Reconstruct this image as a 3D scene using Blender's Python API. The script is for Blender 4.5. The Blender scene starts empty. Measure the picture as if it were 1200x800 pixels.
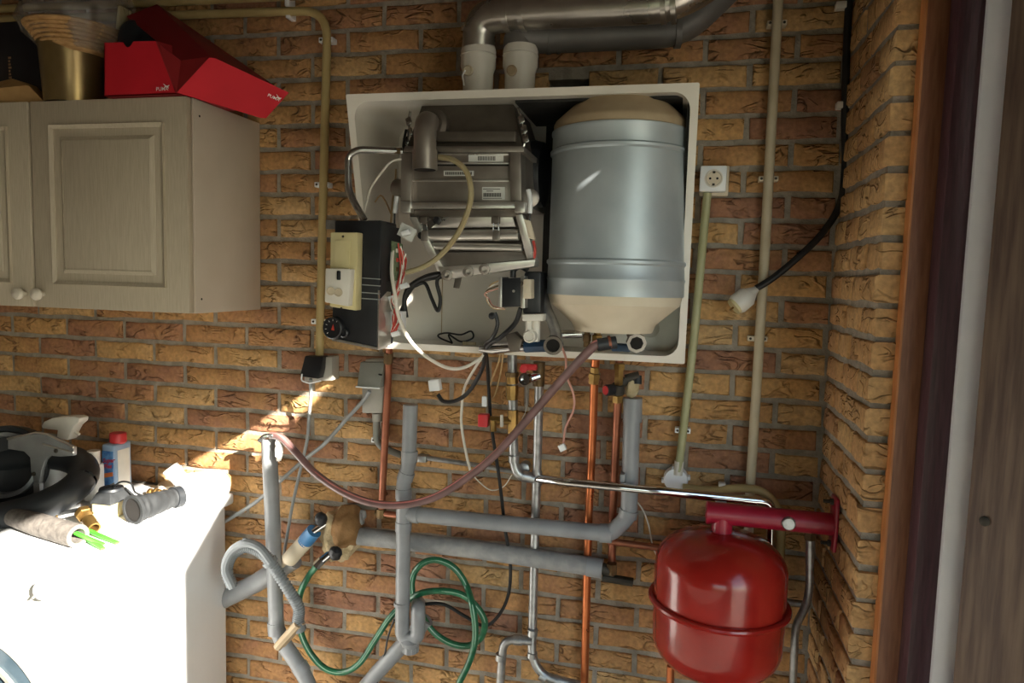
import bpy, bmesh, math, random
from mathutils import Vector, Matrix, noise
from mathutils.geometry import tessellate_polygon

# ------------------------------------------------------------------ camera
S = bpy.context.scene
F = 830.0                                  # focal length in pixels of the 1200x800 frame
RX, RY, RZ = -0.08904, -0.02738, 0.22504   # pitch, roll, yaw
CAM = Vector((0.0, -1.80915, 1.50))
M3 = Matrix.Rotation(RZ, 3, 'Z') @ Matrix.Rotation(RX, 3, 'X') @ Matrix.Rotation(RY, 3, 'Y')
cam_data = bpy.data.cameras.new('camera')
cam_data.sensor_width = 36.0
cam_data.lens = F / 1200.0 * 36.0
cam_data.clip_start = 0.02
cam = bpy.data.objects.new('camera', cam_data)
S.collection.objects.link(cam)
R_, F_, U_ = M3.col[0], M3.col[1], M3.col[2]
cm = Matrix((R_, U_, -F_)).transposed().to_4x4()
cm.translation = CAM
cam.matrix_world = cm
S.camera = cam

# ------------------------------------------------------------------ light
SUNDIR = Vector((-1.0, 0.62, -0.5226)).normalized()
w = bpy.data.worlds.new('sky'); S.world = w; w.use_nodes = True
wn = w.node_tree.nodes; wl = w.node_tree.links
bg = wn['Background']
skt = wn.new('ShaderNodeTexSky'); skt.sky_type = 'HOSEK_WILKIE'
skt.sun_direction = (-SUNDIR).to_tuple(); skt.turbidity = 3.0; skt.ground_albedo = 0.35
wl.new(skt.outputs[0], bg.inputs[0]); bg.inputs[1].default_value = 7.5
sun_d = bpy.data.lights.new('sun', 'SUN'); sun_d.energy = 14.0; sun_d.angle = 0.009
sun_d.color = (1.0, 0.94, 0.83)
sun = bpy.data.objects.new('sun', sun_d); S.collection.objects.link(sun)
sun.rotation_euler = SUNDIR.to_track_quat('-Z', 'Y').to_euler()
sun.location = (4, -3, 5)
S.view_settings.view_transform = 'Standard'
S.view_settings.look = 'None'
S.view_settings.exposure = 1.15
S.view_settings.gamma = 1.0
S.view_settings.use_curve_mapping = False

# ------------------------------------------------------------------ helpers
def ray(u, v):
    return M3 @ Vector(((u - 600) / F, 1.0, (400 - v) / F))
def P(u, v, y):                     # point on the plane y = const
    r = ray(u, v); return CAM + r * ((y - CAM.y) / r.y)
def PX(u, v, x):
    r = ray(u, v); return CAM + r * ((x - CAM.x) / r.x)
def PZ(u, v, z):
    r = ray(u, v); return CAM + r * ((z - CAM.z) / r.z)
def proj(p):
    q = M3.transposed() @ (Vector(p) - CAM)
    return 600 + F * q.x / q.y, 400 - F * q.z / q.y
def px(n, p):                       # n pixels in metres at point p
    q = M3.transposed() @ (Vector(p) - CAM); return n * q.y / F
def V(*a): return Vector(a)
def lin(h):
    h = h.lstrip('#'); o = []
    for i in (0, 2, 4):
        c = int(h[i:i+2], 16) / 255
        o.append(c / 12.92 if c <= .04045 else ((c + .055) / 1.055) ** 2.4)
    return (*o, 1.0)

MATS = {}
def mat(name, c1, c2=None, rough=.5, metal=0.0, scale=20, bump=0.0, bscale=60, detail=4, stretch=(1, 1, 1), trans=0.0, alpha=1.0, coat=0.0, rvar=0.0, bdist=.003, contrast=(.35, .65)):
    m = bpy.data.materials.new(name); m.use_nodes = True
    n = m.node_tree.nodes; l = m.node_tree.links; b = n['Principled BSDF']
    tc = n.new('ShaderNodeTexCoord'); mp = n.new('ShaderNodeMapping'); mp.inputs['Scale'].default_value = stretch
    l.new(tc.outputs['Object'], mp.inputs[0])
    nz = n.new('ShaderNodeTexNoise'); nz.inputs['Scale'].default_value = scale; nz.inputs['Detail'].default_value = detail
    l.new(mp.outputs[0], nz.inputs['Vector'])
    cr = n.new('ShaderNodeValToRGB')
    cr.color_ramp.elements[0].position = contrast[0]; cr.color_ramp.elements[1].position = contrast[1]
    cr.color_ramp.elements[0].color = lin(c1); cr.color_ramp.elements[1].color = lin(c2 or c1)
    l.new(nz.outputs['Fac'], cr.inputs[0]); l.new(cr.outputs[0], b.inputs['Base Color'])
    b.inputs['Roughness'].default_value = rough; b.inputs['Metallic'].default_value = metal
    b.inputs['Transmission Weight'].default_value = trans; b.inputs['Alpha'].default_value = alpha
    b.inputs['Coat Weight'].default_value = coat
    if rvar:
        mr = n.new('ShaderNodeMapRange'); mr.inputs[3].default_value = max(0.02, rough - rvar); mr.inputs[4].default_value = min(1, rough + rvar)
        l.new(nz.outputs['Fac'], mr.inputs[0]); l.new(mr.outputs[0], b.inputs['Roughness'])
    if bump:
        nb = n.new('ShaderNodeTexNoise'); nb.inputs['Scale'].default_value = bscale; nb.inputs['Detail'].default_value = 5
        l.new(mp.outputs[0], nb.inputs['Vector'])
        bp = n.new('ShaderNodeBump'); bp.inputs['Strength'].default_value = bump; bp.inputs['Distance'].default_value = bdist
        l.new(nb.outputs['Fac'], bp.inputs['Height']); l.new(bp.outputs[0], b.inputs['Normal'])
    MATS[name] = m
    return m

def brick_mat(name, stops, axis_scale=(1, 1, 1)):
    """hand-moulded brick: colour per brick, mottling, and the curled creases as fine relief"""
    m = bpy.data.materials.new(name); m.use_nodes = True
    n = m.node_tree.nodes; l = m.node_tree.links; b = n['Principled BSDF']
    oi = n.new('ShaderNodeObjectInfo'); geo = n.new('ShaderNodeNewGeometry')
    rp = n.new('ShaderNodeValToRGB'); rp.color_ramp.interpolation = 'LINEAR'
    el = rp.color_ramp.elements
    while len(el) < len(stops): el.new(.5)
    for i, (p, c) in enumerate(stops): el[i].position = p; el[i].color = lin(c)
    # position in the world keeps neighbouring bricks different
    nz = n.new('ShaderNodeTexNoise'); nz.inputs['Scale'].default_value = 9; nz.inputs['Detail'].default_value = 6; nz.inputs['Roughness'].default_value = .65
    l.new(geo.outputs['Position'], nz.inputs['Vector'])
    add = n.new('ShaderNodeMath'); add.operation = 'MULTIPLY_ADD'
    l.new(nz.outputs['Fac'], add.inputs[0]); add.inputs[1].default_value = .9; add.inputs[2].default_value = -.45
    rd = n.new('ShaderNodeMapRange'); rd.inputs[3].default_value = .12; rd.inputs[4].default_value = .92; l.new(oi.outputs['Random'], rd.inputs[0])
    ad2 = n.new('ShaderNodeMath'); ad2.operation = 'ADD'; ad2.use_clamp = True
    l.new(rd.outputs[0], ad2.inputs[0]); l.new(add.outputs[0], ad2.inputs[1])
    l.new(ad2.outputs[0], rp.inputs[0])
    # speckle
    sp = n.new('ShaderNodeTexNoise'); sp.inputs['Scale'].default_value = 90; sp.inputs['Detail'].default_value = 6
    l.new(geo.outputs['Position'], sp.inputs['Vector'])
    mr = n.new('ShaderNodeMapRange'); mr.inputs[1].default_value = .3; mr.inputs[2].default_value = .7; mr.inputs[3].default_value = .72; mr.inputs[4].default_value = 1.18
    l.new(sp.outputs['Fac'], mr.inputs[0])
    mx = n.new('ShaderNodeMix'); mx.data_type = 'RGBA'; mx.blend_type = 'MULTIPLY'; mx.inputs[0].default_value = 1
    l.new(rp.outputs[0], mx.inputs[6]); l.new(mr.outputs[0], mx.inputs[7])
    l.new(mx.outputs[2], b.inputs['Base Color'])
    b.inputs['Roughness'].default_value = .82
    # creases: ridged, stretched noise
    mp = n.new('ShaderNodeMapping'); mp.inputs['Scale'].default_value = axis_scale
    l.new(geo.outputs['Position'], mp.inputs[0])
    cz = n.new('ShaderNodeTexNoise'); cz.inputs['Scale'].default_value = 13; cz.inputs['Detail'].default_value = 1.5; cz.inputs['Distortion'].default_value = 1.1
    l.new(mp.outputs[0], cz.inputs['Vector'])
    s1 = n.new('ShaderNodeMath'); s1.operation = 'SUBTRACT'; s1.inputs[1].default_value = .5; l.new(cz.outputs['Fac'], s1.inputs[0])
    s2 = n.new('ShaderNodeMath'); s2.operation = 'ABSOLUTE'; l.new(s1.outputs[0], s2.inputs[0])
    s3 = n.new('ShaderNodeMapRange'); s3.inputs[1].default_value = 0; s3.inputs[2].default_value = .07; s3.inputs[3].default_value = 1; s3.inputs[4].default_value = 0
    s3.interpolation_type = 'SMOOTHSTEP'; l.new(s2.outputs[0], s3.inputs[0])
    gate = n.new('ShaderNodeTexNoise'); gate.inputs['Scale'].default_value = 14; l.new(geo.outputs['Position'], gate.inputs['Vector'])
    g2 = n.new('ShaderNodeMapRange'); g2.inputs[1].default_value = .48; g2.inputs[2].default_value = .6; l.new(gate.outputs['Fac'], g2.inputs[0])
    mu = n.new('ShaderNodeMath'); mu.operation = 'MULTIPLY'; l.new(s3.outputs[0], mu.inputs[0]); l.new(g2.outputs[0], mu.inputs[1])
    b1 = n.new('ShaderNodeBump'); b1.inputs['Strength'].default_value = .9; b1.inputs['Distance'].default_value = .011
    l.new(mu.outputs[0], b1.inputs['Height'])
    b2 = n.new('ShaderNodeBump'); b2.inputs['Strength'].default_value = .55; b2.inputs['Distance'].default_value = .003
    l.new(sp.outputs['Fac'], b2.inputs['Height']); l.new(b1.outputs[0], b2.inputs['Normal']); l.new(b2.outputs[0], b.inputs['Normal'])
    MATS[name] = m
    return m

class MB:
    def __init__(s): s.v = []; s.f = []
    def add(s, vs, fs):
        o = len(s.v); s.v += [Vector(v) for v in vs]; s.f += [tuple(i + o for i in f) for f in fs]; return s
    def hexa(s, p):       # 8 points: bottom ring 0-3, top ring 4-7
        return s.add(p, [(3, 2, 1, 0), (4, 5, 6, 7), (0, 1, 5, 4), (1, 2, 6, 5), (2, 3, 7, 6), (3, 0, 4, 7)])
    def box(s, x0, x1, y0, y1, z0, z1):
        return s.hexa([V(x0, y0, z0), V(x1, y0, z0), V(x1, y1, z0), V(x0, y1, z0), V(x0, y0, z1), V(x1, y0, z1), V(x1, y1, z1), V(x0, y1, z1)])
    def obox(s, c, ax, ay, az):   # centre and three half-axes
        c = Vector(c)
        return s.hexa([c - ax - ay - az, c + ax - ay - az, c + ax + ay - az, c - ax + ay - az, c - ax - ay + az, c + ax - ay + az, c + ax + ay + az, c - ax + ay + az])
    def prism(s, poly, off):
        n = len(poly); a = [Vector(p) for p in poly]; b = [p + Vector(off) for p in a]
        fs = [tuple(range(n)), tuple(range(2 * n - 1, n - 1, -1))]
        fs += [(i, n + i, n + (i + 1) % n, (i + 1) % n) for i in range(n)]
        return s.add(a + b, fs)
    def tube(s, pts, r, seg=12, cap=True):
        pts = [Vector(p) for p in pts]; n = len(pts)
        rs = list(r) if isinstance(r, (list, tuple)) else [r] * n
        t0 = (pts[1] - pts[0]).normalized()
        up = Vector((0, 0, 1)) if abs(t0.z) < .9 else Vector((1, 0, 0))
        nx = t0.cross(up).normalized(); vs = []; prev = t0
        for i in range(n):
            if i == 0: t = t0
            elif i == n - 1: t = (pts[-1] - pts[-2]).normalized()
            else:
                t = (pts[i + 1] - pts[i]).normalized() + (pts[i] - pts[i - 1]).normalized()
                t = t.normalized() if t.length > 1e-6 else prev
            q = prev.rotation_difference(t); nx = q @ nx; nx = (nx - t * nx.dot(t)).normalized(); prev = t
            bn = t.cross(nx)
            for k in range(seg):
                a = 2 * math.pi * k / seg; vs.append(pts[i] + (nx * math.cos(a) + bn * math.sin(a)) * rs[i])
        fs = []
        for i in range(n - 1):
            for k in range(seg):
                k2 = (k + 1) % seg; fs.append((i * seg + k, i * seg + k2, (i + 1) * seg + k2, (i + 1) * seg + k))
        if cap: fs.append(tuple(range(seg - 1, -1, -1))); fs.append(tuple(range((n - 1) * seg, n * seg)))
        return s.add(vs, fs)
    def lathe(s, o, axis, prof, seg=24, closed=False):     # prof: (radius, height along the axis)
        o = Vector(o); ax = Vector(axis).normalized()
        up = Vector((0, 0, 1)) if abs(ax.z) < .9 else Vector((1, 0, 0))
        a1 = ax.cross(up).normalized(); a2 = ax.cross(a1); vs = []
        for r, h in prof:
            for k in range(seg):
                a = 2 * math.pi * k / seg; vs.append(o + ax * h + (a1 * math.cos(a) + a2 * math.sin(a)) * r)
        fs = []; n = len(prof)
        for i in range(n - 1 if not closed else n):
            j = (i + 1) % n
            for k in range(seg):
                k2 = (k + 1) % seg; fs.append((i * seg + k, j * seg + k, j * seg + k2, i * seg + k2))
        if not closed:
            if prof[0][0] > 1e-5: fs.append(tuple(range(seg)))
            if prof[-1][0] > 1e-5: fs.append(tuple(range(n * seg - 1, (n - 1) * seg - 1, -1)))
        return s.add(vs, fs)
    def pipe_shell(s, o, axis, r_out, r_in, h):       # a hollow, open tube
        return s.lathe(o, axis, [(r_in, 0), (r_out, 0), (r_out, h), (r_in, h)], 28, True)
    def blob(s, c, rad, seed=0, amp=.18, lv=3, freq=3.0):
        bm = bmesh.new(); bmesh.ops.create_icosphere(bm, subdivisions=lv, radius=1)
        vs = []
        for v in bm.verts:
            k = 1 + amp * noise.noise(v.co * freq + Vector((seed * 7.3, seed * 3.1, 0))) * 2
            vs.append(Vector(c) + Vector((v.co.x * rad[0], v.co.y * rad[1], v.co.z * rad[2])) * k)
        bm.verts.index_update(); fs = [tuple(v.index for v in f.verts) for f in bm.faces]; bm.free()
        return s.add(vs, fs)

ORG = {}
def link(o): S.collection.objects.link(o)
def thing(name, label, cat, base, group=None):
    o = bpy.data.objects.new(name, None); link(o); o.empty_display_size = .05
    o.location = base; o['label'] = label; o['category'] = cat
    if group: o['group'] = group
    ORG[o] = Vector(base); return o
def obj(name, mb, m, parent=None, bevel=0.0, seg=2, sharp=35, label=None):
    org = ORG[parent] if parent else None
    me = bpy.data.meshes.new(name)
    vs = mb.v
    if org is None:
        org = sum(vs, Vector()) / len(vs); loc = org
    else: loc = None
    me.from_pydata([tuple(v - org) for v in vs], [], mb.f); me.validate()
    bm = bmesh.new(); bm.from_mesh(me)
    bmesh.ops.recalc_face_normals(bm, faces=bm.faces)
    if bevel:
        ed = [e for e in bm.edges if len(e.link_faces) == 2 and e.calc_face_angle(0) > .5]
        bmesh.ops.bevel(bm, geom=ed, offset=bevel, segments=seg, profile=.5, affect='EDGES', clamp_overlap=True)
    bm.to_mesh(me); bm.free()
    for p in me.polygons: p.use_smooth = True
    me.set_sharp_from_angle(angle=math.radians(sharp))
    me.materials.append(MATS[m] if isinstance(m, str) else m)
    o = bpy.data.objects.new(name, me); link(o)
    if parent: o.parent = parent
    else: o.location = loc
    ORG[o] = org
    if label: o['label'] = label
    return o
def solo(name, label, cat, mb, m, group=None, **k):
    o = obj(name, mb, m, None, **k); o['label'] = label; o['category'] = cat
    if group: o['group'] = group
    return o
def struct(name, mb, m, **k):
    o = obj(name, mb, m, None, **k); o['kind'] = 'structure'; return o

def spline(pts, n=8):               # Catmull-Rom through the points
    p = [Vector(q) for q in pts]; p = [p[0] * 2 - p[1]] + p + [p[-1] * 2 - p[-2]]; out = []
    for i in range(1, len(p) - 2):
        a, b, c, d = p[i - 1], p[i], p[i + 1], p[i + 2]
        for k in range(n):
            t = k / n
            out.append(.5 * ((2 * b) + (c - a) * t + (2 * a - 5 * b + 4 * c - d) * t * t + (3 * b - a - 3 * c + d) * t ** 3))
    out.append(p[-2]); return out
def fillet(pts, rad, n=6):          # polyline with rounded corners
    p = [Vector(q) for q in pts]; out = [p[0]]
    for i in range(1, len(p) - 1):
        a, b, c = p[i - 1], p[i], p[i + 1]; d1 = (a - b); d2 = (c - b)
        r = min(rad, d1.length * .49, d2.length * .49)
        s, e = b + d1.normalized() * r, b + d2.normalized() * r
        for k in range(n + 1):
            t = k / n; out.append(s * (1 - t) ** 2 + b * 2 * t * (1 - t) + e * t * t)
    out.append(p[-1]); return out
def pp(lst): return [P(*q) for q in lst]        # pixel (u, v, y) list
def text(body, o, right, up, height, m, parent, name='lettering', bold=0.0, shear=0.0, label=None):
    cu = bpy.data.curves.new('t', 'FONT'); cu.body = body; cu.size = 1; cu.offset = bold; cu.shear = shear; cu.resolution_u = 2
    t = bpy.data.objects.new('t', cu); link(t)
    dg = bpy.context.evaluated_depsgraph_get(); dg.update()
    me0 = bpy.data.meshes.new_from_object(t.evaluated_get(dg))
    bpy.data.objects.remove(t); bpy.data.curves.remove(cu)
    right = Vector(right).normalized(); up = Vector(up).normalized(); nrm = right.cross(up)
    mb = MB(); off = nrm * .0006
    mb.add([Vector(o) + off + right * v.co.x * height / .7 + up * v.co.y * height / .7 for v in me0.vertices], [tuple(p.vertices) for p in me0.polygons])
    bpy.data.meshes.remove(me0)
    return obj(name, mb, m, parent, label=label)

# ------------------------------------------------------------------ materials
BR = [(0.0, '#8d6552'), (.2, '#a37356'), (.45, '#b28355'), (.72, '#c49861'), (1.0, '#c29e6f')]
brick_mat('brick_back', BR, (1, 1, 2.3))
brick_mat('brick_side', [(0, '#a67a55'), (.4, '#bd915f'), (1, '#caa470')], (1, 1, 2.0))
mat('mortar', '#8a8277', '#a3998b', .95, scale=40, bump=.8, bscale=120, bdist=.004)
mat('floor', '#77736c', '#8d8880', .9, scale=8, bump=.3)
mat('ceiling', '#4a3a2d', '#5a4838', .85, scale=6, stretch=(1, 12, 1))
mat('plaster', '#8d8274', '#9b9082', .9, scale=6)
mat('ground_out', '#9d978c', '#b5afa4', .95, scale=3)
mat('post_brown', '#83543c', '#97664a', .45, scale=30, stretch=(6, 6, .5), bump=.15, bscale=40)
mat('post_dark', '#452c33', '#573840', .42, scale=30, stretch=(6, 6, .4), bump=.2, bscale=40)
mat('white_paint', '#eaeef4', '#f4f6f9', .45, scale=12, bump=.05)
mat('leaf_brown', '#523f36', '#75604f', .6, scale=18, stretch=(5, 5, .35), bump=.3, bscale=30)
mat('cab_door', '#b5a994', '#c0b49f', .5, scale=35, stretch=(8, 8, .6), bump=.08, bscale=40)
mat('cab_side', '#c9bbaa', '#cfc2b2', .55, scale=8)
mat('knob', '#c9bfae', '#d8cfbf', .35, scale=20)
mat('dark_hole', '#15110f', '#1c1815', .9)
mat('enamel', '#ddd6ca', '#e8e2d8', .35, scale=9, contrast=(.3, .7), coat=.2)
mat('aluminium', '#8f8780', '#a79f97', .42, .75, scale=14, rvar=.1)
mat('alu_bright', '#cfccc6', '#e2dfda', .3, .85, scale=18, rvar=.08)
mat('alu_dark', '#5e5750', '#756c63', .5, .6, scale=12)
mat('steel', '#b9b9b8', '#d3d2cf', .22, .95, scale=25, rvar=.08)
mat('galv', '#98999a', '#b9bbbc', .38, .85, scale=45, rvar=.12, bump=.05)
mat('chrome', '#c6c7c9', '#dadbdc', .12, 1.0, scale=20)
mat('zinc_tank', '#a9b3b8', '#bdc6ca', .45, .4, scale=7, rvar=.1, bump=.03, bscale=14)
mat('cream', '#cfc1a8', '#ddd0b9', .6, scale=9)
mat('cream_dirty', '#a58e70', '#bda98b', .65, scale=8)
mat('flue_silver', '#aaa69f', '#c5c0b8', .28, .9, scale=10, rvar=.08)
mat('flue_grey', '#5f5c58', '#6d6965', .5, .2, scale=8)
mat('plastic_white', '#dcd6cb', '#e6e1d7', .4, scale=15)
mat('plastic_bright', '#e9ebee', '#f2f3f4', .35, scale=15)
mat('plastic_ivory', '#cfc290', '#dacd9f', .45, scale=15)
mat('conduit_yellow', '#b09a66', '#bfaa76', .45, scale=12)
mat('conduit_cream', '#b7a98d', '#c8bba0', .45, scale=12)
mat('conduit_olive', '#a3a177', '#b3b089', .45, scale=12)
mat('plastic_black', '#1b1c20', '#25262a', .42, scale=20, rvar=.08)
mat('rubber', '#1f2226', '#2b2e32', .5, scale=14, rvar=.1)
mat('rubber_dusty', '#1f2123', '#313335', .7, scale=30)
mat('cable_black', '#141416', '#1e1e20', .45)
mat('cable_grey', '#8c8f90', '#9a9d9e', .45)
mat('cable_white', '#ddd6c9', '#e7e1d6', .45)
mat('cable_tan', '#a98c62', '#b99c70', .5)
mat('cable_pink', '#c98f80', '#d6a294', .5)
mat('cable_red', '#b3372c', '#c4473a', .5)
mat('clear_hose', '#b8a880', '#cbbd97', .25, trans=.25)
mat('pvc_grey', '#85878a', '#949699', .35, scale=14, rvar=.06)
mat('pvc_dusty', '#858688', '#9b9a98', .75, scale=35, bump=.5, bscale=80)
mat('copper', '#b5683f', '#c9794c', .3, .8, scale=30, rvar=.1)
mat('copper_old', '#8d5640', '#a0644a', .4, .6, scale=30, rvar=.1)
mat('brass', '#7f6439', '#a1814b', .35, .85, scale=30, rvar=.1)
mat('brass_dark', '#5d4a33', '#79613f', .5, .6, scale=30)
mat('iron_dark', '#37332d', '#4a443b', .6, .4, scale=30)
mat('red_vessel', '#8f1d17', '#a3251c', .2, scale=10, coat=.25, rvar=.05)
mat('red_bracket', '#94122b', '#a01a33', .38, scale=12, coat=.2)
mat('red_plastic', '#c02a30', '#cf3a3e', .4)
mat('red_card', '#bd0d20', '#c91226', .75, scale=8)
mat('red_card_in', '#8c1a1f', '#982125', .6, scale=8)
mat('white_print', '#eae4de', '#f2ede8', .6)
mat('gold', '#7d6a45', '#97825a', .3, .8, scale=10, rvar=.06)
mat('wicker', '#9d7443', '#bd9560', .7, scale=60, stretch=(1, 1, 3), bump=.6, bscale=90)
mat('cello', '#8a827a', '#9a938b', .12, alpha=.36, scale=10, bump=.7, bscale=16, bdist=.03, coat=.5)
mat('card_tan', '#b08a55', '#c29b66', .75, scale=20)
mat('box_black', '#14151a', '#1d1e24', .35)
mat('gold_print', '#8a6a4a', '#9d7c58', .5)
mat('pink_hose', '#6c5351', '#806260', .28, scale=20, coat=.4)
mat('pink_stripe', '#b8706c', '#c4807a', .3)
mat('green_hose', '#1d5a3f', '#26704d', .3, scale=50, coat=.4)
mat('hose_stripe', '#8fb79d', '#a3c6af', .4)
mat('corr_hose', '#767b7f', '#868b8f', .5)
mat('foam', '#a8946f', '#cbb896', .9, scale=30, bump=1.0, bscale=45, bdist=.01)
mat('foam_brown', '#7d5c36', '#98734a', .85, scale=20, bump=.7, bscale=40, bdist=.008)
mat('foil', '#a8a298', '#c6c0b5', .35, .5, scale=30, bump=.9, bscale=60, bdist=.006)
mat('blue_tape', '#2f6fa5', '#3c7fb5', .4)
mat('blue_dark', '#1d3550', '#24415f', .45)
mat('box_grey', '#9b978f', '#aaa69d', .45, scale=15)
mat('box_grey_dark', '#808079', '#8d8d86', .5, scale=12, bump=.2, bscale=90)
mat('washer_white', '#e4e6e8', '#eaecee', .28, scale=4)
mat('washer_panel', '#e6e4df', '#ebe9e4', .35, scale=4)
mat('glass_dark', '#33424c', '#3d4d58', .12, coat=.4)
mat('ring_grey', '#a9a89f', '#b9b8af', .35, .3)
mat('bottle_blue', '#8fa9c9', '#a0b8d4', .3, trans=.15)
mat('label_white', '#cfd0cc', '#dcdcd6', .5)
mat('label_blue', '#2c5f9f', '#5d92c7', .45, scale=60)
mat('print_red', '#b3202f', '#c22c3a', .5)
mat('print_orange', '#d8702f', '#e58544', .5)
mat('print_black', '#26221f', '#302b27', .6)
mat('bottle_white', '#d6d8d6', '#e2e4e2', .45)
mat('tube_felt', '#625c57', '#7d766f', .95, scale=60, bump=.6, bscale=120)
mat('green_plastic', '#3fae2c', '#57c63f', .4)
mat('metal_plate', '#8e9193', '#a5a8aa', .4, .55, scale=14)
mat('pcb', '#5c6b50', '#7a8a6a', .6, scale=160)
mat('tape_dark', '#3f342c', '#54463b', .7, scale=30)
mat('rag', '#d8d2c8', '#e6e1d9', .9, scale=30, bump=.6)

# ------------------------------------------------------------------ the room
ZR = 2.14976
def rowz(i): return ZR - .062 * i - .0006 * max(0, i - 15)     # centre of bed joint i
BX, BM = -1.097, .2072                                          # head joint of the even rows, brick module
XC, YP = .359, -.385                                            # right wall face, end of the pier
HOLE = (P(642, 93, 0), P(690, 103, 0))
hx0, hx1, hz1, hz0 = HOLE[0].x, HOLE[1].x, HOLE[0].z, HOLE[1].z
mbw = MB(); yb = .007
mbw.box(-2.6, hx0, yb, .25, 0, 2.45); mbw.box(hx1, .75, yb, .25, 0, 2.45)
mbw.box(hx0, hx1, yb, .25, 0, hz0); mbw.box(hx0, hx1, yb, .25, hz1, 2.45); mbw.box(hx0, hx1, .12, .25, hz0, hz1)
wall_back = struct('wall_back', mbw, 'mortar')
wall_right = struct('wall_right', MB().box(XC + .006, .75, YP + .006, .007, 0, 2.45), 'mortar')

rng = random.Random(4)
def brick_mesh(name, L, H, D, seed, face='y', end=False):
    """a brick with an uneven, chamfered face; +front towards -y (or -x)"""
    r = random.Random(seed); n = 5; vs = []; fs = []
    xs = [-L / 2 + L * i / (n - 1) for i in range(n)]
    j = lambda a: r.uniform(-a, a)
    ch = .004
    # rings: back rectangle, edge loop at the front (set back), inner loop (proud)
    top = [(x + j(.001), H / 2 + j(.0022)) for x in xs]; bot = [(x + j(.001), -H / 2 + j(.0022)) for x in xs]
    loop = top + bot[::-1]; m = len(loop)
    def shrink(q):
        x, z = q; return (x - math.copysign(ch, x) if abs(abs(x) - L / 2) < .004 else x, z - math.copysign(ch, z))
    inner = [shrink(q) for q in loop]
    vs += [(x, D, z) for x, z in loop]
    vs += [(x, ch * .9 + j(.0012), z) for x, z in loop]
    vs += [(x, j(.0012), z) for x, z in inner]
    for k in range(m):
        k2 = (k + 1) % m
        fs.append((k, k2, m + k2, m + k)); fs.append((m + k, m + k2, 2 * m + k2, 2 * m + k))
    h = n
    for i in range(n - 1): fs.append((2 * m + i, 2 * m + i + 1, 2 * m + m - 2 - i, 2 * m + m - 1 - i))
    if face == 'x': vs = [(y, -x, z) for x, y, z in vs]        # front towards -x
    me = bpy.data.meshes.new(name); me.from_pydata(vs, [], fs)
    bm = bmesh.new(); bm.from_mesh(me); bmesh.ops.recalc_face_normals(bm, faces=bm.faces); bm.to_mesh(me); bm.free()
    for p in me.polygons: p.use_smooth = True
    me.set_sharp_from_angle(angle=math.radians(50))
    return me
JT = .0135
full = [brick_mesh('brick', BM - JT, .0490, .03, s) for s in range(10)]
for m_ in full: m_.materials.append(MATS['brick_back'])
def in_poly(u, v, poly):
    c = False; n = len(poly)
    for i in range(n):
        (x1, y1), (x2, y2) = poly[i], poly[(i + 1) % n]
        if (y1 > v) != (y2 > v) and u < (x2 - x1) * (v - y1) / (y2 - y1) + x1: c = not c
    return c
HID = [[(-300, 125), (215, 115), (303, 150), (300, 355), (215, 360), (-300, 355)],
       [(-300, 610), (258, 598), (258, 1200), (-300, 1200)],
       [(425, 120), (805, 110), (795, 420), (450, 400)]]
cand = []; i = -4
while rowz(i + 1) > 0:
    zc = (rowz(i) + rowz(i + 1)) / 2
    if rowz(i) < 2.44:
        k0 = -8
        for k in range(k0, 9):
            x0 = BX + (.5 * (i % 2) + k) * BM; x1 = x0 + BM
            a, b = max(x0 + JT / 2, -2.596), min(x1 - JT / 2, XC - .004)
            if b - a < .02: continue
            parts = [(a, b)]
            if a < hx1 and b > hx0 and hz0 < zc < hz1: parts = [(a, hx0), (hx1, b)]
            for a_, b_ in parts:
                if b_ - a_ > .02: cand.append((a_, b_, zc, i))
    i += 1
def seen(c):
    a, b, z, _ = c; n = 0
    for s in (.1, .3, .5, .7, .9):
        for t in (-.02, .02):
            u, v = proj((a + (b - a) * s, 0, z + t))
            if 0 <= u <= 1200 and 0 <= v <= 800 and not any(in_poly(u, v, h) for h in HID): n += 1
    q = px(1, ((a + b) / 2, 0, z)); return n / 10 * (b - a) / q / q
cand.sort(key=lambda c: -seen(c))
pick, rest = cand[:300], cand[300:]
cut = {}
for a, b, z, ii in pick:
    L = b - a
    if abs(L - (BM - JT)) < .004: me = rng.choice(full)
    else:
        key = round(L, 3)
        if key not in cut:
            cut[key] = brick_mesh('brick', L, .049, .03, int(key * 1e4)); cut[key].materials.append(MATS['brick_back'])
        me = cut[key]
    o = bpy.data.objects.new('brick', me); link(o); o.parent = wall_back
    o.location = Vector(((a + b) / 2, rng.uniform(-.0025, .0015), z)) - wall_back.location
    o.rotation_euler = (rng.uniform(-.012, .012), rng.uniform(-.004, .004), rng.uniform(-.008, .008))
mr_ = MB()
for a, b, z, ii in rest: mr_.box(a, b, 0, .03, z - .025, z + .025)
o = obj('brick_field', mr_, 'brick_back', wall_back); o['kind'] = 'stuff'

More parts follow.
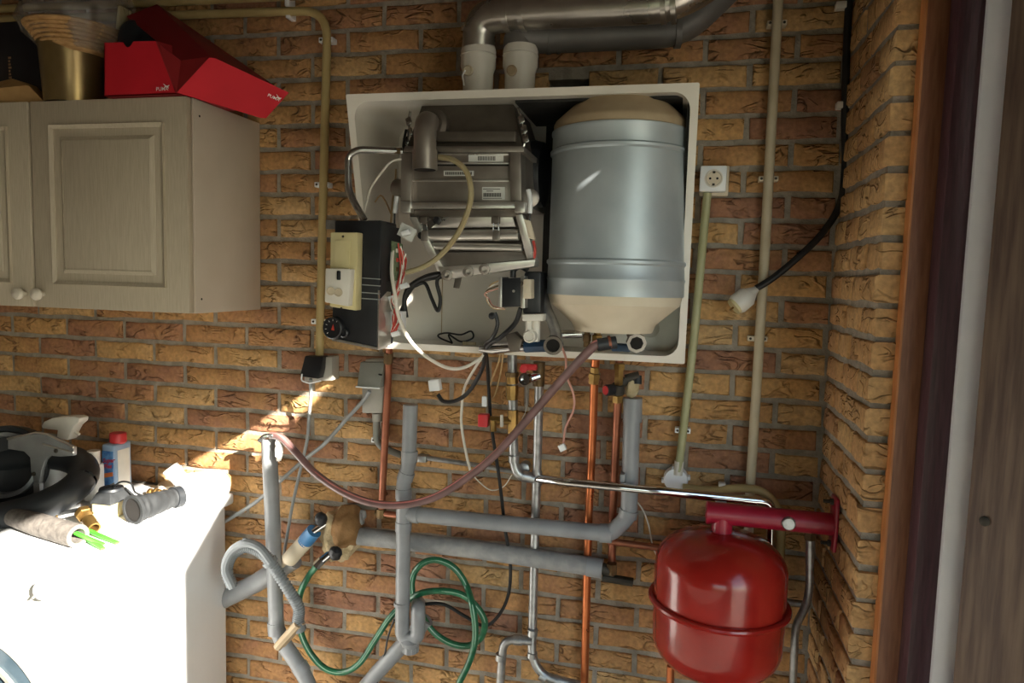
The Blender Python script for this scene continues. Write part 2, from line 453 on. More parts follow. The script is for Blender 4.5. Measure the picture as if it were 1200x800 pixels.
# right wall: narrow strip of bricks and the pier end
cutx = {}
i = -4
while rowz(i + 1) > 0:
    zc = (rowz(i) + rowz(i + 1)) / 2
    if rowz(i) < 2.44:
        segs = [(.0, .093), (.105, .199), (.211, .385)] if i % 2 == 0 else [(.0, .145), (.157, .279), (.291, .385)]
        for si, (a, b) in enumerate(segs):
            jj = rng.uniform(-.012, .012) if si < 2 else 0
            u, v = proj((XC, -(a + b) / 2, zc))
            if not (-40 < v < 860): continue
            L = b - a; D = .2 if si == 2 else .03
            key = (round(L, 3), D, rng.randrange(3))
            if key not in cutx:
                cutx[key] = brick_mesh('brick', L, .048, D, hash(key) % 9999, 'x'); cutx[key].materials.append(MATS['brick_side'])
            o = bpy.data.objects.new('brick', cutx[key]); link(o); o.parent = wall_right
            o.location = Vector((XC + rng.uniform(-.003, .002), -(a + b) / 2 + rng.uniform(-.003, .003), zc)) - wall_right.location
            o.rotation_euler = (0, rng.uniform(-.015, .015), rng.uniform(-.01, .01))
    i += 1

XD = .47                              # plane of the doorway in the right wall
struct('floor', MB().box(-2.6, .75, -3.2, .25, -.08, 0), 'floor')
struct('ceiling', MB().box(-2.7, .9, -3.3, .3, 2.34, 2.55), 'ceiling')
struct('wall_left', MB().box(-2.75, -2.6, -3.2, .25, 0, 2.45), 'plaster')
mf = MB(); mf.box(-2.6, -.6, -3.3, -3.2, 0, 2.45); mf.box(.6, .75, -3.3, -3.2, 0, 2.45); mf.box(-.6, .6, -3.3, -3.2, 1.35, 2.45)
struct('wall_front', mf, 'plaster')
struct('wall_right_near', MB().box(XD - .02, .75, -3.2, -2.35, 0, 2.45), 'plaster')
# unseen wall over the doorway; lower edge and chink shaped to cast the sun streaks
def back(pt, x): t = (x - pt.x) / SUNDIR.x; return pt + SUNDIR * t
chink = [back(P(u, v, yy), XD) for u, v, yy in ((727, 180, -.352), (700, 197, -.350), (676, 213, -.345), (677, 225, -.345), (686, 222, -.347), (706, 204, -.351))]
outer = [V(XD, -2.35, 1.93), V(XD, -1.13, 1.903), V(XD, -.86, 1.948), V(XD, -.62, 1.985), V(XD, -.62, 2.03), V(XD, -.42, 2.03), V(XD, -.42, 2.45), V(XD, -2.35, 2.45)]
tri = tessellate_polygon([outer, chink]); allv = outer + chink; ml = MB()
ar = lambda a, b, c: (b - a).cross(c - a).length / 2
0 and print('CHINK', sum(ar(*[allv[k] for k in t]) for t in tri), 1.38 * .45, [tuple(round(x, 3) for x in q) for q in chink])
ml.add(allv, [tuple(t) for t in tri]); ml.add([v + V(.012, 0, 0) for v in allv], [tuple(t) for t in tri])
struct('wall_over_door', ml, 'post_dark')
struct('ground', MB().box(.75, 9, -9, 6, -.1, -.02), 'ground_out')
mat('lawn', '#3c4227', '#525a36', .95, scale=5)
struct('ground_front', MB().box(-7, .75, -10, -3.3, -.1, -.02), 'lawn')

def vboard(name, poly, m, z0=0.0, z1=2.45, **k):
    return struct(name, MB().prism([V(x, y, z0) for x, y in poly], (0, 0, z1 - z0)), m, **k)
vboard('trim_1', [(.400, -.383), (.400, -.41), (.4395, -.41), (.4395, -.383)], 'post_brown', bevel=.002)
mat('edge_orange', '#b8743f', '#c9854c', .5, scale=30, stretch=(4, 4, .5))
vboard('trim_5', [(.3975, -.383), (.3975, -.412), (.401, -.412), (.401, -.383)], 'edge_orange')
vboard('trim_2', [(.4375, -.40), (.4375, -.455), (.482, -.455), (.482, -.40)], 'post_dark', bevel=.002)
arc = [(.478, -.42), (.474, -.47)] + [(.476 + .05 * math.sin(a), -.475 + .03 * (1 - math.cos(a)) - .012 * math.sin(2 * a)) for a in [k * math.pi / 2 / 8 for k in range(1, 9)]] + [(.56, -.43), (.56, -.40)]
vboard('trim_3', arc, 'white_paint')
vboard('trim_4', [(.54, -.39), (.54, -.62), (.75, -.62), (.75, -.39)], 'post_dark')
# door leaf, swung open to the outside
hp = P(1149, 400, -.60); hp = V(hp.x, -.60, 0); dv = V(.61, -.792, 0).normalized(); nv = V(.792, .61, 0)
ZT = 2.12
def leafpt(s, n, z): return hp + dv * s + nv * n + V(0, 0, z)
ml = MB(); W = 1.66
bw = .155
leaf = MB().hexa([leafpt(0, .012, .02), leafpt(W, .012, .02), leafpt(W, .05, .02), leafpt(0, .05, .02), leafpt(0, .012, ZT), leafpt(W, .012, ZT), leafpt(W, .05, ZT), leafpt(0, .05, ZT)])
door = struct('door_1', leaf, 'leaf_brown', bevel=.003)
s = 0.0
while s < W - .01:
    e = min(W, s + bw)
    obj('plank', MB().hexa([leafpt(a_, n_, z_) for z_ in (.02, ZT) for a_, n_ in ((s + .002, 0), (e - .002, 0), (e - .002, .014), (s + .002, .014))]), 'leaf_brown', door, bevel=.003)
    s = e
kp = P(1161, 608, -.61)
tt = (kp - hp).dot(dv); kp = leafpt(max(.03, tt), -.001, kp.z)
obj('bolt_head', MB().lathe(kp, -nv, [(.0075, -.004), (.0075, .002), (.005, .004), (0, .0045)], 16), 'iron_dark', door)
0 and print('STRUCT', len(bpy.data.objects), 'bricks picked', len(pick), 'visible', sum(1 for c in cand if seen(c) > 1))
# @@OBJECTS@@
# ================================================================== wall cabinet and what stands on it
CX, CF, CZ0, CZ1 = -1.150, -.307, 1.392, 1.910
cab = thing('wall_cabinet', 'beige wooden wall cabinet with panelled doors hanging on the brick wall', 'cabinet', (-1.6, -.15, CZ0))
obj('body', MB().box(-2.06, CX, CF + .022, -.004, CZ0, CZ1), 'cab_side', cab, bevel=.0015)
def cab_door(x0, x1, kx):
    d = obj('door', MB().box(x0, x1, CF, CF + .019, CZ0 + .001, CZ1 - .001), 'cab_door', cab, bevel=.003)
    fw = .062
    # frame bars, moulding ring and raised field of the panelled door
    a0, a1, c0, c1 = x0 + fw, x1 - fw, CZ0 + fw, CZ1 - fw
    def ring(x0, x1, z0, z1, w, y0, y1):
        m = MB(); o_ = [V(x0, y0, z0), V(x1, y0, z0), V(x1, y0, z1), V(x0, y0, z1)]
        i_ = [V(x0 + w, y1, z0 + w), V(x1 - w, y1, z0 + w), V(x1 - w, y1, z1 - w), V(x0 + w, y1, z1 - w)]
        b_ = [V(q.x, CF + .004, q.z) for q in o_] + [V(q.x, CF + .004, q.z) for q in i_]
        m.add(o_ + i_ + b_, [(k, (k + 1) % 4, 4 + (k + 1) % 4, 4 + k) for k in range(4)] + [(k, 8 + k, 8 + (k + 1) % 4, (k + 1) % 4) for k in range(4)] + [(4 + k, 4 + (k + 1) % 4, 12 + (k + 1) % 4, 12 + k) for k in range(4)])
        return m
    obj('moulding', ring(a0, a1, c0, c1, .009, CF - .008, CF - .003), 'cab_door', d)
    obj('moulding', ring(a0 + .028, a1 - .028, c0 + .028, c1 - .028, .010, CF - .001, CF - .007), 'cab_door', d)
    obj('panel', MB().box(a0 + .038, a1 - .038, CF - .006, CF, c0 + .038, c1 - .038), 'cab_door', d, bevel=.002)
    obj('knob', MB().lathe(V(kx, CF, CZ0 + .035), (0, -1, 0), [(.006, 0), (.006, .012), (.0145, .017), (.016, .023), (.013, .029), (.007, .032), (0, .033)], 20), 'knob', d)
cab_door(-1.604, CX - .001, -1.578)
cab_door(-2.059, -1.612, -1.636)
for zz in (CZ0 + .035, CZ1 - .038):
    q = V(CX, CF + .045, zz); obj('screw_hole', MB().lathe(q - V(.002, 0, 0), (1, 0, 0), [(.0028, 0), (.0028, .0026), (0, .0026)], 10), 'dark_hole', cab)

# red cardboard shoe box with its lid flung open
TOP = CZ1
sb = thing('shoe_box', 'open red cardboard shoe box with its lid flung back on the wall cabinet', 'box', (-1.29, -.2, TOP))
fy = CF - .012
A = P(122, 115, fy); A.z = TOP + .001; B = P(206, 109, fy); B.z = TOP + .001
C = P(182, 48, fy); D = P(122, 50, fy)
dep = V(.05, .17, 0)
bt = .0025
# front end with the thumb notch
n0, n1 = P(144, 49.5, fy), P(156, 48.5, fy); nb = P(150, 55.5, fy)
notch = [n0] + [n0 * (1 - t) ** 2 + (nb * 2 - (n0 + n1) / 2) * 2 * t * (1 - t) + n1 * t * t for t in (.2, .4, .6, .8)] + [n1]
front = obj('end_panel', MB().prism([A, B, C] + notch[::-1] + [D], (0, bt, 0)), 'red_card', sb)
obj('side_panel', MB().prism([A, D, D + dep, A + dep], (bt, 0, 0)), 'red_card', sb)
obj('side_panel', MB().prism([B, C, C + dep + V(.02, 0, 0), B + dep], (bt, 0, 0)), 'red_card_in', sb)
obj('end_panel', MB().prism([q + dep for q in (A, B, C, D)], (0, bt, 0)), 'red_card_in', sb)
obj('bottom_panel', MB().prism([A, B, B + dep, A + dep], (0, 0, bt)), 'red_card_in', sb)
def mark(o, right, up, h, par):
    text('PUMA', o, right, up, h, 'white_print', par, bold=.004, label='white printed letters')
    o2 = Vector(o) + Vector(right).normalized() * h * 3.6 + Vector(up).normalized() * h * .75
    cat = [(0, 0), (.5, .18), (.95, .1), (1.2, -.35), (1.32, -.3), (1.2, .25), (1.55, .75), (1.5, .85), (1.1, .62), (.6, .62), (-.3, 1.35), (-.36, 1.28), (.25, .55)]
    r_, u_ = Vector(right).normalized(), Vector(up).normalized(); nn = r_.cross(u_)
    obj('emblem', MB().prism([o2 + r_ * (x * h - h) + u_ * y * h * .8 for x, y in cat], nn * .0006), 'white_print', par, label='white leaping animal emblem')
q0 = P(183, 106.5, fy - .001)
mark(q0, (1, 0, .0), (0, 0, 1), .0088, front)
# lid: a shallow tray tipped over, one long side facing the room
L0, L1, L2, L3 = P(207, 108.5, -.33), P(245, 67.5, -.33), P(332, 108, -.20), P(305, 138, -.20)
lid = obj('lid', MB().prism([L0, L1, L2, L3], V(.012, .006, .0)), 'red_card', sb)
T0, T1 = P(148, 19, -.16), P(184, 5, -.03); Tm = P(212, 71, -.29); Te = P(248, 65, -.30); Tr = P(318, 97, -.12)
ltop = MB(); tt_ = [P(148, 19, -.22), P(184, 5, -.06), P(330, 106, -.05), P(247, 66, -.325), P(212, 71, -.30)]
ltop.add(tt_ + [q + V(.001, .003, -.002) for q in tt_], [(0, 1, 3, 4), (1, 2, 3), (9, 8, 6, 5), (8, 7, 6), (0, 5, 6, 1), (1, 6, 7, 2), (4, 9, 5, 0), (3, 8, 9, 4), (2, 7, 8, 3)])
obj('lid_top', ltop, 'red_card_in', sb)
gus = MB(); gq = [P(183, 49, fy + .004), P(212, 71, -.30), P(247, 67, -.325), P(207, 108.5, -.325)]
gus.add(gq + [q + V(.001, .003, 0) for q in gq], [(0, 1, 3), (1, 2, 3), (4, 7, 5), (5, 7, 6), (0, 4, 5, 1), (1, 5, 6, 2), (2, 6, 7, 3), (3, 7, 4, 0)])
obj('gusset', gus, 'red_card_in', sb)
lr = (L2 - L1).normalized(); lu = (L1 - L0).normalized()
mark(P(315, 113, -.225) + V(-.002, -.004, 0), lr, (lr.cross((L3 - L2)).cross(lr)) * -1 if (lr.cross((L3 - L2)).cross(lr)).z < 0 else lr.cross((L3 - L2)).cross(lr), .0078, lid)

# gilt pot holding a basket wrapped in cellophane
gp = thing('flower_pot', 'gilt metal pot with a cellophane wrapped wicker basket in it', 'pot', (0, 0, 0))
gc = P(88, 117, -.24); gc.z = TOP; gp.location = gc; ORG[gp] = gc.copy()
r1, r0 = px(36, gc), px(31, gc)
obj('pot_wall', MB().lathe(gc, (0, 0, 1), [(r0, .001), (r0 * 1.02, .01), (r1 * .99, .138), (r1 * 1.03, .142), (r1 * 1.03, .15), (r1 * .96, .15), (r0 * .93, .02)], 40), 'gold', gp)
bz = .142
bas = obj('basket', MB().lathe(gc + V(.01, 0, bz), (0, 0, 1), [(r1 * .9, -.02), (r1 * 1.0, .0), (r1 * 1.22, .022), (r1 * 1.42, .040), (r1 * 1.44, .046), (r1 * 1.34, .044), (r1 * .9, .01)], 40), 'wicker', gp)
for k in range(6):
    rr = r1 * (1.03 + .08 * k); hh = bz + .002 + .0083 * k
    obj('weave_ring', MB().lathe(gc + V(.01, 0, hh), (0, 0, 1), [(rr + .004 * math.cos(a), .0045 * math.sin(a)) for a in [j * math.pi / 3 for j in range(6)]], 40, True), 'wicker', bas)
cb = MB(); seg = 40; prof = [(1.0, -.012), (1.5, .03), (1.72, .07), (1.62, .12), (1.35, .19), (.8, .26), (.25, .33), (.5, .40)]; vs = []
for ri, (rr, hh) in enumerate(prof):
    for k in range(seg):
        a = 2 * math.pi * k / seg
        f_ = 1 + .07 * math.sin(7 * a + ri) + .05 * math.sin(13 * a + 2.1 * ri) + .04 * noise.noise(V(math.cos(a) * 3, math.sin(a) * 3, ri))
        vs.append(gc + V(.01 + r1 * rr * f_ * math.cos(a), r1 * rr * f_ * math.sin(a) * .85, bz + hh))
cb.add(vs, [(i * seg + k, i * seg + (k + 1) % seg, (i + 1) * seg + (k + 1) % seg, (i + 1) * seg + k) for i in range(len(prof) - 1) for k in range(seg)])
obj('cellophane', cb, 'cello', gp, sharp=18, label='crinkled clear cellophane wrap')

# dark carton, folded kraft paper
bk = thing('carton', 'glossy black carton standing at the left end of the cabinet top', 'carton', V(-1.76, -.17, TOP))
a0 = P(2, 100, -.22); a1 = P(52, 100, -.22)
obj('carton_body', MB().box(a0.x - .03, a1.x + .005, -.22, -.1, TOP + .001, P(0, 26, -.22).z), 'box_black', bk, bevel=.002)
pr = P(10, 92, -.2205)
for k in range(7):
    obj('print_line', MB().box(pr.x + .001, pr.x + .010 - (k % 3) * .002, -.2207, -.2199, pr.z + k * .0085, pr.z + k * .0085 + .005), 'gold_print', bk)
kp_ = thing('paper_bag', 'crumpled brown paper bag lying before the black carton', 'bag', V(-1.72, -.25, TOP))
q = [P(-12, 117, -.285), P(56, 114, -.265), P(14, 92, -.25), P(0, 103, -.29), P(33, 100, -.27), P(-14, 99, -.26)]
pb = MB(); b0 = V(q[0].x, -.285, TOP + .001); b1 = V(q[1].x, -.27, TOP + .001); b2 = V(q[1].x, -.19, TOP + .001); b3 = V(q[0].x, -.19, TOP + .001)
pb.add([b0, b1, b2, b3, q[3], q[4], q[2] , q[5], q[2] + V(.03, .06, -.008), q[5] + V(0, .06, 0)],
       [(0, 1, 5, 4), (4, 5, 6), (4, 6, 7), (0, 4, 7), (6, 8, 9, 7), (5, 8, 6), (1, 2, 8, 5), (2, 3, 9, 8), (0, 7, 9, 3), (3, 2, 1, 0)])
obj('paper', pb, 'card_tan', kp_, sharp=10)
db = blob_o = None
brm = thing('shoe', 'black shoe tip showing inside the open red box', 'shoe', V(-1.36, -.2, TOP))
sp_ = spline([P(150, 62, -.26), P(151, 46, -.24), P(158, 37, -.22), P(170, 40, -.2), P(185, 55, -.18)], 6)
obj('upper', MB().tube(sp_, [.016 + .012 * math.sin(math.pi * i / (len(sp_) - 1)) for i in range(len(sp_))], 14), 'rubber', brm)
obj('tongue', MB().obox(P(145, 24, -.20), V(.005, 0, 0), V(0, .02, .0), V(.004, 0, .03)), 'plastic_ivory', brm, bevel=.003)

# ================================================================== conduits on the wall
def clip(par, u, v, y, w, m='plastic_bright', horizontal=False):
    c = P(u, v, y); s_ = px(1, c)
    if horizontal: mb_ = MB().box(c.x - s_ * 3, c.x + s_ * 3, y - .004, -.001, c.z - s_ * w, c.z + s_ * w)
    else: mb_ = MB().box(c.x - s_ * w, c.x + s_ * w, y + .002, -.001, c.z - s_ * 3, c.z + s_ * 3)
    o_ = obj('clip', mb_, m, par, bevel=.0015)
    if not horizontal:
        for s2 in (-1, 1):
            obj('screw', MB().lathe(V(c.x + s2 * s_ * (w - 3), y + .002, c.z), (0, -1, 0), [(.0032, 0), (.0028, .002), (0, .0025)], 8), 'iron_dark', o_)
    return o_
def conduit(label, pts, rpx, m, bend=.04, clips=(), name='conduit', cat='conduit', seg=12, cm='plastic_bright'):
    path = fillet(pp(pts), bend) if bend else pp(pts)
    b_ = min(path, key=lambda q: q.z)
    t = thing(name, label, cat, b_)
    obj('tube', MB().tube(path, px(rpx, path[len(path) // 2]), seg), m, t)
    for c in clips: clip(t, *c, m=cm)
    return t
t = conduit('cream conduit bending down the wall beside the cabinet', [(-300, 30, -.03), (200, 18, -.03), (384, 12, -.03), (374, 432, -.025)], 5, 'conduit_yellow', .075,
        [(381, 46, -.03, 9), (376, 216, -.03, 9), (373, 377, -.028, 10)])
clip(t, 338, 14, -.03, 7, horizontal=True)
t = conduit('straight cream conduit running along the top of the wall', [(-300, 21, -.03), (170, 4, -.03), (560, -15, -.03)], 4.5, 'conduit_yellow', 0)
clip(t, 337, 1, -.03, 6, horizontal=True)
conduit('long cream conduit running down the dark wall by the corner', [(913, -20, -.03), (896, 300, -.03), (879, 575, -.03), (875, 690, -.03)], 5.5, 'conduit_cream', 0,
        [(911, 26, -.03, 11), (901, 209, -.03, 11), (888, 397, -.03, 11)], cm='cream')
conduit('olive conduit from the wall socket down to the round box', [(829, 226, -.028), (813, 400, -.028), (795, 552, -.028)], 4.8, 'conduit_olive', 0, [(800, 505, -.028, 9)])
conduit('yellowed hose arching behind the red vessel bracket', [(800, 571, -.03), (835, 575, -.03), (865, 571, -.045), (893, 574, -.05), (910, 590, -.05), (916, 612, -.05), (913, 690, -.04)], 5, 'conduit_yellow', .05, name='cable_hose', cat='hose')

# wall socket, round junction box
sk = thing('wall_socket', 'white wall socket with two pin holes beside the boiler casing', 'socket', P(836, 226, 0))
c = P(836, 211, -.03); s_ = px(1, c)
obj('backplate', MB().obox(c + V(s_ * 1.5, .02, 0), V(s_ * 16.5, 0, 0), V(0, .008, 0), V(0, 0, s_ * 17.5)), 'cream', sk, bevel=.003)
pl = obj('cover', MB().obox(c + V(-s_ * .5, 0, s_ * 1), V(s_ * 15, 0, 0), V(0, .013, 0), V(0, 0, s_ * 15)), 'plastic_bright', sk, bevel=.004)
cc = c + V(0, -.0135, s_ * 1)
obj('rim', MB().lathe(cc, (0, -1, 0), [(s_ * 10.5, -.002), (s_ * 10.5, .002), (s_ * 9, .002), (s_ * 8.2, -.0005)], 28), 'plastic_white', pl)
obj('recess', MB().lathe(cc, (0, -1, 0), [(s_ * 8.2, -.001), (s_ * 8.2, .0008), (0, .0008)], 28), 'cream', pl)
for dx, dz in ((-4, 0), (4, 0)): obj('pin_hole', MB().lathe(cc + V(dx * s_, -.0007, dz), (0, -1, 0), [(s_ * 1.4, 0), (s_ * 1.4, .0005), (0, .0005)], 10), 'dark_hole', pl)
for dz in (-7, 7): obj('earth_clip', MB().obox(cc + V(0, -.002, dz * s_), V(s_ * 1.4, 0, 0), V(0, .002, 0), V(0, 0, s_ * 1.2)), 'iron_dark', pl)
jb = thing('junction_box', 'round white junction box below the olive conduit', 'junction box', P(792, 575, 0))
c = P(792, 559, 0); s_ = px(1, c)
obj('housing', MB().lathe(c, (0, -1, 0), [(s_ * 14, .001), (s_ * 14, .022), (s_ * 13, .03), (0, .031)], 28), 'plastic_bright', jb)
for k in range(4):
    a = k * math.pi / 2 + .2
    obj('lug', MB().obox(c + V(math.cos(a) * s_ * 14.5, -.014, math.sin(a) * s_ * 14.5), V(s_ * 2, 0, 0), V(0, .012, 0), V(0, 0, s_ * 2)), 'plastic_bright', jb, bevel=.001)
obj('spout', MB().tube(pp([(796, 540, -.026), (794.5, 556, -.026)]), s_ * 5.5, 14), 'plastic_white', jb)

# loose plug on its black cable
pc = thing('plug_cable', 'thick black cable with a white plug hanging in the corner', 'cable', P(875, 360, -.05))
path = spline([P(996, -20, -.03), P(992, 60, -.03), P(990, 140, -.03), P(990, 200, -.03), P(984, 240, -.035), P(962, 275, -.045), P(930, 306, -.05), P(904, 327, -.055), P(886, 338, -.06)], 8)
obj('cord', MB().tube(path, px(4.2, path[20]), 10), 'cable_black', pc)
o1 = P(887, 338, -.06); o2 = P(862, 358, -.075); ax = (o2 - o1).normalized(); s_ = px(1, o1); Ln = (o2 - o1).length
obj('plug', MB().lathe(o1, ax, [(s_ * 3.5, 0), (s_ * 5, s_ * 4), (s_ * 9, s_ * 11), (s_ * 12, s_ * 15), (s_ * 12.5, Ln * .9), (s_ * 11, Ln), (0, Ln)], 24), 'plastic_white', pc)
pf = o2 + ax * .0
obj('plug_face', MB().lathe(pf, ax, [(s_ * 10.5, -.001), (s_ * 10, s_ * 3), (0, s_ * 3.2)], 24), 'plastic_ivory', pc)
for v_ in (-1, 1):
    obj('pin', MB().tube([pf + V(0, 0, v_ * .0), pf + ax * .017], .0024, 8) if v_ < 0 else MB().tube([pf + V(.008, 0, .008), pf + V(.008, 0, .008) + ax * .017], .0024, 8), 'brass', pc)
for (u, v) in ((988, 6), (989, 123)):
    c = P(u, v, -.03); s_ = px(1, c); obj('clip', MB().obox(c + V(0, .006, 0), V(s_ * 8, 0, 0), V(0, .012, 0), V(0, 0, s_ * 4)), 'plastic_white', pc, bevel=.002)

# ================================================================== boiler casing: a tray, deep at the top and shallow at the bottom
XL, XR = -.745, .027
TY, BY = -.30, -.15
tz, bzz = P(600, 104, TY).z, P(640, 418, BY).z
bc = thing('boiler_casing', 'white enamelled boiler casing without its cover on the brick wall', 'casing', V(-.36, -.01, bzz))
rim = .016; wl_ = .012
def rr_ring(y_of, x0, x1, z0, z1, rad, n=6):
    pts = []
    for cx_, cz_, a0_ in ((x1 - rad, z1 - rad, 0), (x0 + rad, z1 - rad, 90), (x0 + rad, z0 + rad, 180), (x1 - rad, z0 + rad, 270)):
        for k in range(n + 1):
            a = math.radians(a0_ + 90 * k / n); x, z = cx_ + rad * math.cos(a), cz_ + rad * math.sin(a); pts.append(V(x, y_of(z), z))
    return pts
yf = lambda z: TY + (BY - TY) * (tz - z) / (tz - bzz)
outer_b = rr_ring(lambda z: -.006, XL, XR, bzz, tz, .004)
outer_f = rr_ring(yf, XL, XR, bzz, tz, .004)
inner_f = rr_ring(yf, XL + rim, XR - rim, bzz + rim, tz - rim, .035)
inner_b = rr_ring(lambda z: -.022, XL + rim, XR - rim, bzz + rim, tz - rim, .035)
n_ = len(outer_b); m = MB(); rings = [outer_b, outer_f, inner_f, inner_b]
fs = [tuple(range(n_))]
for i in range(3): fs += [(i * n_ + k, i * n_ + (k + 1) % n_, (i + 1) * n_ + (k + 1) % n_, (i + 1) * n_ + k) for k in range(n_)]
fs.append(tuple(range(4 * n_ - 1, 3 * n_ - 1, -1)))
m.add([p for r in rings for p in r], fs)
obj('tray', m, 'enamel', bc, sharp=25)
# pressed ring in the back plate, seam of the back sheet, flue collar
c = P(762, 385, -.023); obj('knockout', MB().lathe(c, (0, -1, 0), [(.022, 0), (.022, .002), (.019, .003), (0, .003)], 24), 'enamel', bc)
c = P(518, 360, -.0225); obj('seam', MB().box(c.x - .001, c.x + .001, -.0245, -.02, bzz + .03, c.z + .12), 'cream_dirty', bc)
c = P(568, 116, -.16); obj('flue_collar', MB().lathe(V(c.x, -.16, tz - rim - .001), (0, 0, -1), [(.058, 0), (.062, .006), (.045, .012), (.045, 0)], 32), 'rubber', bc)

# added dark panels that blacken the casing interior around the tank
mat('pad_dark', '#22201e', '#2c2a27', .8, scale=40, bump=.3)
obj('dark_pad', MB().box(-.335, XR - rim - .001, -.030, -.0225, P(700, 335, -.03).z, tz - rim - .002), 'pad_dark', bc, bevel=.003, label='added dark pad behind the tank')
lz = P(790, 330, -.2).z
obj('dark_pad', MB().hexa([V(x, y, z) for z, yy_ in ((lz, yf(lz) + .012), (tz - rim - .004, yf(tz - rim) + .012)) for x, y in ((XR - rim - .006, yy_), (XR - rim - .0005, yy_), (XR - rim - .0005, -.03), (XR - rim - .006, -.03))]), 'pad_dark', bc, label='added dark pad on the side wall')
obj('dark_pad', MB().box(-.36, XR - rim - .006, TY + .03, -.03, tz - rim - .006, tz - rim - .0005), 'pad_dark', bc, label='added dark pad under the top')

# flue adapters and flue pipes
for k, (u, lab) in enumerate(((560, 'white flue adapter with a hanging tag under the silver elbow'), (609, 'white flue adapter with a round cap under the dark grey elbow'))):
    b0 = P(u, 103, -.16); b0.z = tz + .0; s_ = px(1, b0)
    fa = thing('flue_adapter', lab, 'flue adapter', b0, 'flue adapters on the boiler casing')
    H_ = P(u, 55, -.16).z - b0.z
    obj('cup', MB().lathe(b0, (0, 0, 1), [(s_ * 17, .001), (s_ * 18, H_ * .55), (s_ * 20.5, H_ * .66), (s_ * 20.5, H_ * .92), (s_ * 19, H_), (s_ * 15, H_), (s_ * 15, H_ * .8)], 36), 'plastic_white', fa)
    obj('ridge', MB().lathe(b0 + V(0, 0, H_ * .84), (0, 0, 1), [(s_ * 20, -.003), (s_ * 21.2, 0), (s_ * 20, .003)], 36), 'plastic_white', fa)
    cpp = P(u + (-6 if k == 0 else -5), 88, -.16) + V(0, -s_ * 17.0, 0)
    obj('test_cap', MB().lathe(cpp, (0, -1, 0), [(s_ * 6, -.004), (s_ * 6, .006), (s_ * 4.6, .008), (s_ * 4, .006), (0, .006)], 20), 'cream' if k == 0 else 'cream_dirty', fa)
    if k == 0: obj('strap', MB().tube(spline([cpp + V(-.006, -.006, 0), cpp + V(-.012, -.008, -.012), cpp + V(-.010, -.008, -.024), cpp + V(-.009, -.004, -.033)], 5), .0018, 8), 'plastic_bright', fa)
fp = thing('flue_pipe', 'silver metal flue pipe with segmented elbow above the boiler', 'flue pipe', P(560, 55, -.16))
path = fillet([P(560, 62, -.16), P(563, 22, -.17), P(598, 15, -.19), P(800, 4, -.22), P(872, -58, -.2)], .075, 7)
rS = px(20, path[len(path) // 2]); obj('pipe', MB().tube(path, rS, 28), 'flue_silver', fp)
for a, b_ in (((592, 18, -.186), (598, 17, -.187)), ((610, 16, -.191), (616, 15, -.192)), ((776, 5.5, -.217), (782, 5, -.218)), ((788, 4.5, -.219), (794, 4, -.22)), ((560, 40, -.162), (561, 34, -.165))):
    obj('bead', MB().tube(pp([a, b_]), rS * 1.05, 28), 'flue_silver', fp)
fp = thing('flue_pipe', 'dark grey flue pipe behind the silver one above the boiler', 'flue pipe', P(609, 55, -.16))
path = fillet([P(609, 62, -.16), P(606, 44, -.16), P(650, 44, -.13), P(800, 37, -.10), P(885, -46, -.08)], .06, 7)
rS = px(17.5, path[len(path) // 2]); obj('pipe', MB().tube(path, rS, 28), 'flue_grey', fp)
for a, b_ in (((640, 44.5, -.137), (645, 44.3, -.134)), ((652, 44, -.130), (656, 43.8, -.128)), ((790, 37.5, -.102), (797, 37, -.1))):
    obj('bead', MB().tube(pp([a, b_]), rS * 1.05, 28), 'flue_grey', fp)

# ================================================================== hot water tank
tc = P(724, 250, -.185); s_ = px(1, tc); Z = lambda v, u=724: P(u, v, -.185).z
tk = thing('water_tank', 'pale blue-grey steel water tank with cream ends in the boiler casing', 'tank', V(tc.x, tc.y, Z(385)))
O = V(tc.x, tc.y, 0); R = s_ * 80
prof = [(R, Z(346)), (R, Z(330)), (R * 1.012, Z(328.5)), (R * 1.012, Z(327)), (R, Z(325.5)), (R * .995, Z(312)), (R * 1.018, Z(310)), (R * 1.018, Z(307)), (R * .99, Z(305)),
        (R * .985, Z(186)), (R * 1.012, Z(184)), (R * 1.015, Z(181)), (R * .985, Z(179)), (R * .985, Z(163)), (R * 1.0, Z(161)), (R * 1.0, Z(158)), (R * .96, Z(157))]
obj('shell', MB().lathe(O, (0, 0, 1), prof, 64), 'zinc_tank', tk)
obj('end_cap', MB().lathe(O, (0, 0, 1), [(R * .97, Z(157)), (R * .975, Z(150)), (R * .95, Z(146)), (R * .64, Z(122)), (R * .60, Z(115)), (R * .5, Z(112)), (0, Z(111))], 64), 'cream_dirty', tk, label='cream conical top end')
obj('end_cap', MB().lathe(O, (0, 0, 1), [(R * .98, Z(346)), (R * .95, Z(356)), (R * .62, Z(379)), (R * .57, Z(388)), (0, Z(388))], 64), 'cream', tk, label='cream conical bottom end')
for u, mm, rr in ((688, 'brass_dark', 5), (700, 'brass', 6.5), (748, 'brass', 7)):
    c = P(u, 390, -.185); obj('outlet', MB().lathe(V(c.x, c.y, Z(402)), (0, 0, 1), [(s_ * rr * .8, -.012), (s_ * rr * .8, .0), (s_ * rr, .002), (s_ * rr, .016), (s_ * rr * .7, .018), (s_ * rr * .7, Z(386) - Z(402))], 6 if mm == 'brass' else 14), mm, tk)
vs_ = thing('valve_spout', 'chrome open spout pointing forward beneath the water tank', 'valve', P(745, 412, -.2))
d_ = V(.16, -1, -.1).normalized(); c = P(746, 402, -.24)
obj('nut', MB().lathe(c - d_ * .02, d_, [(.017, -.03), (.017, 0), (.022, .002), (.022, .022), (.015, .022), (.015, -.02)], 8), 'aluminium', vs_)
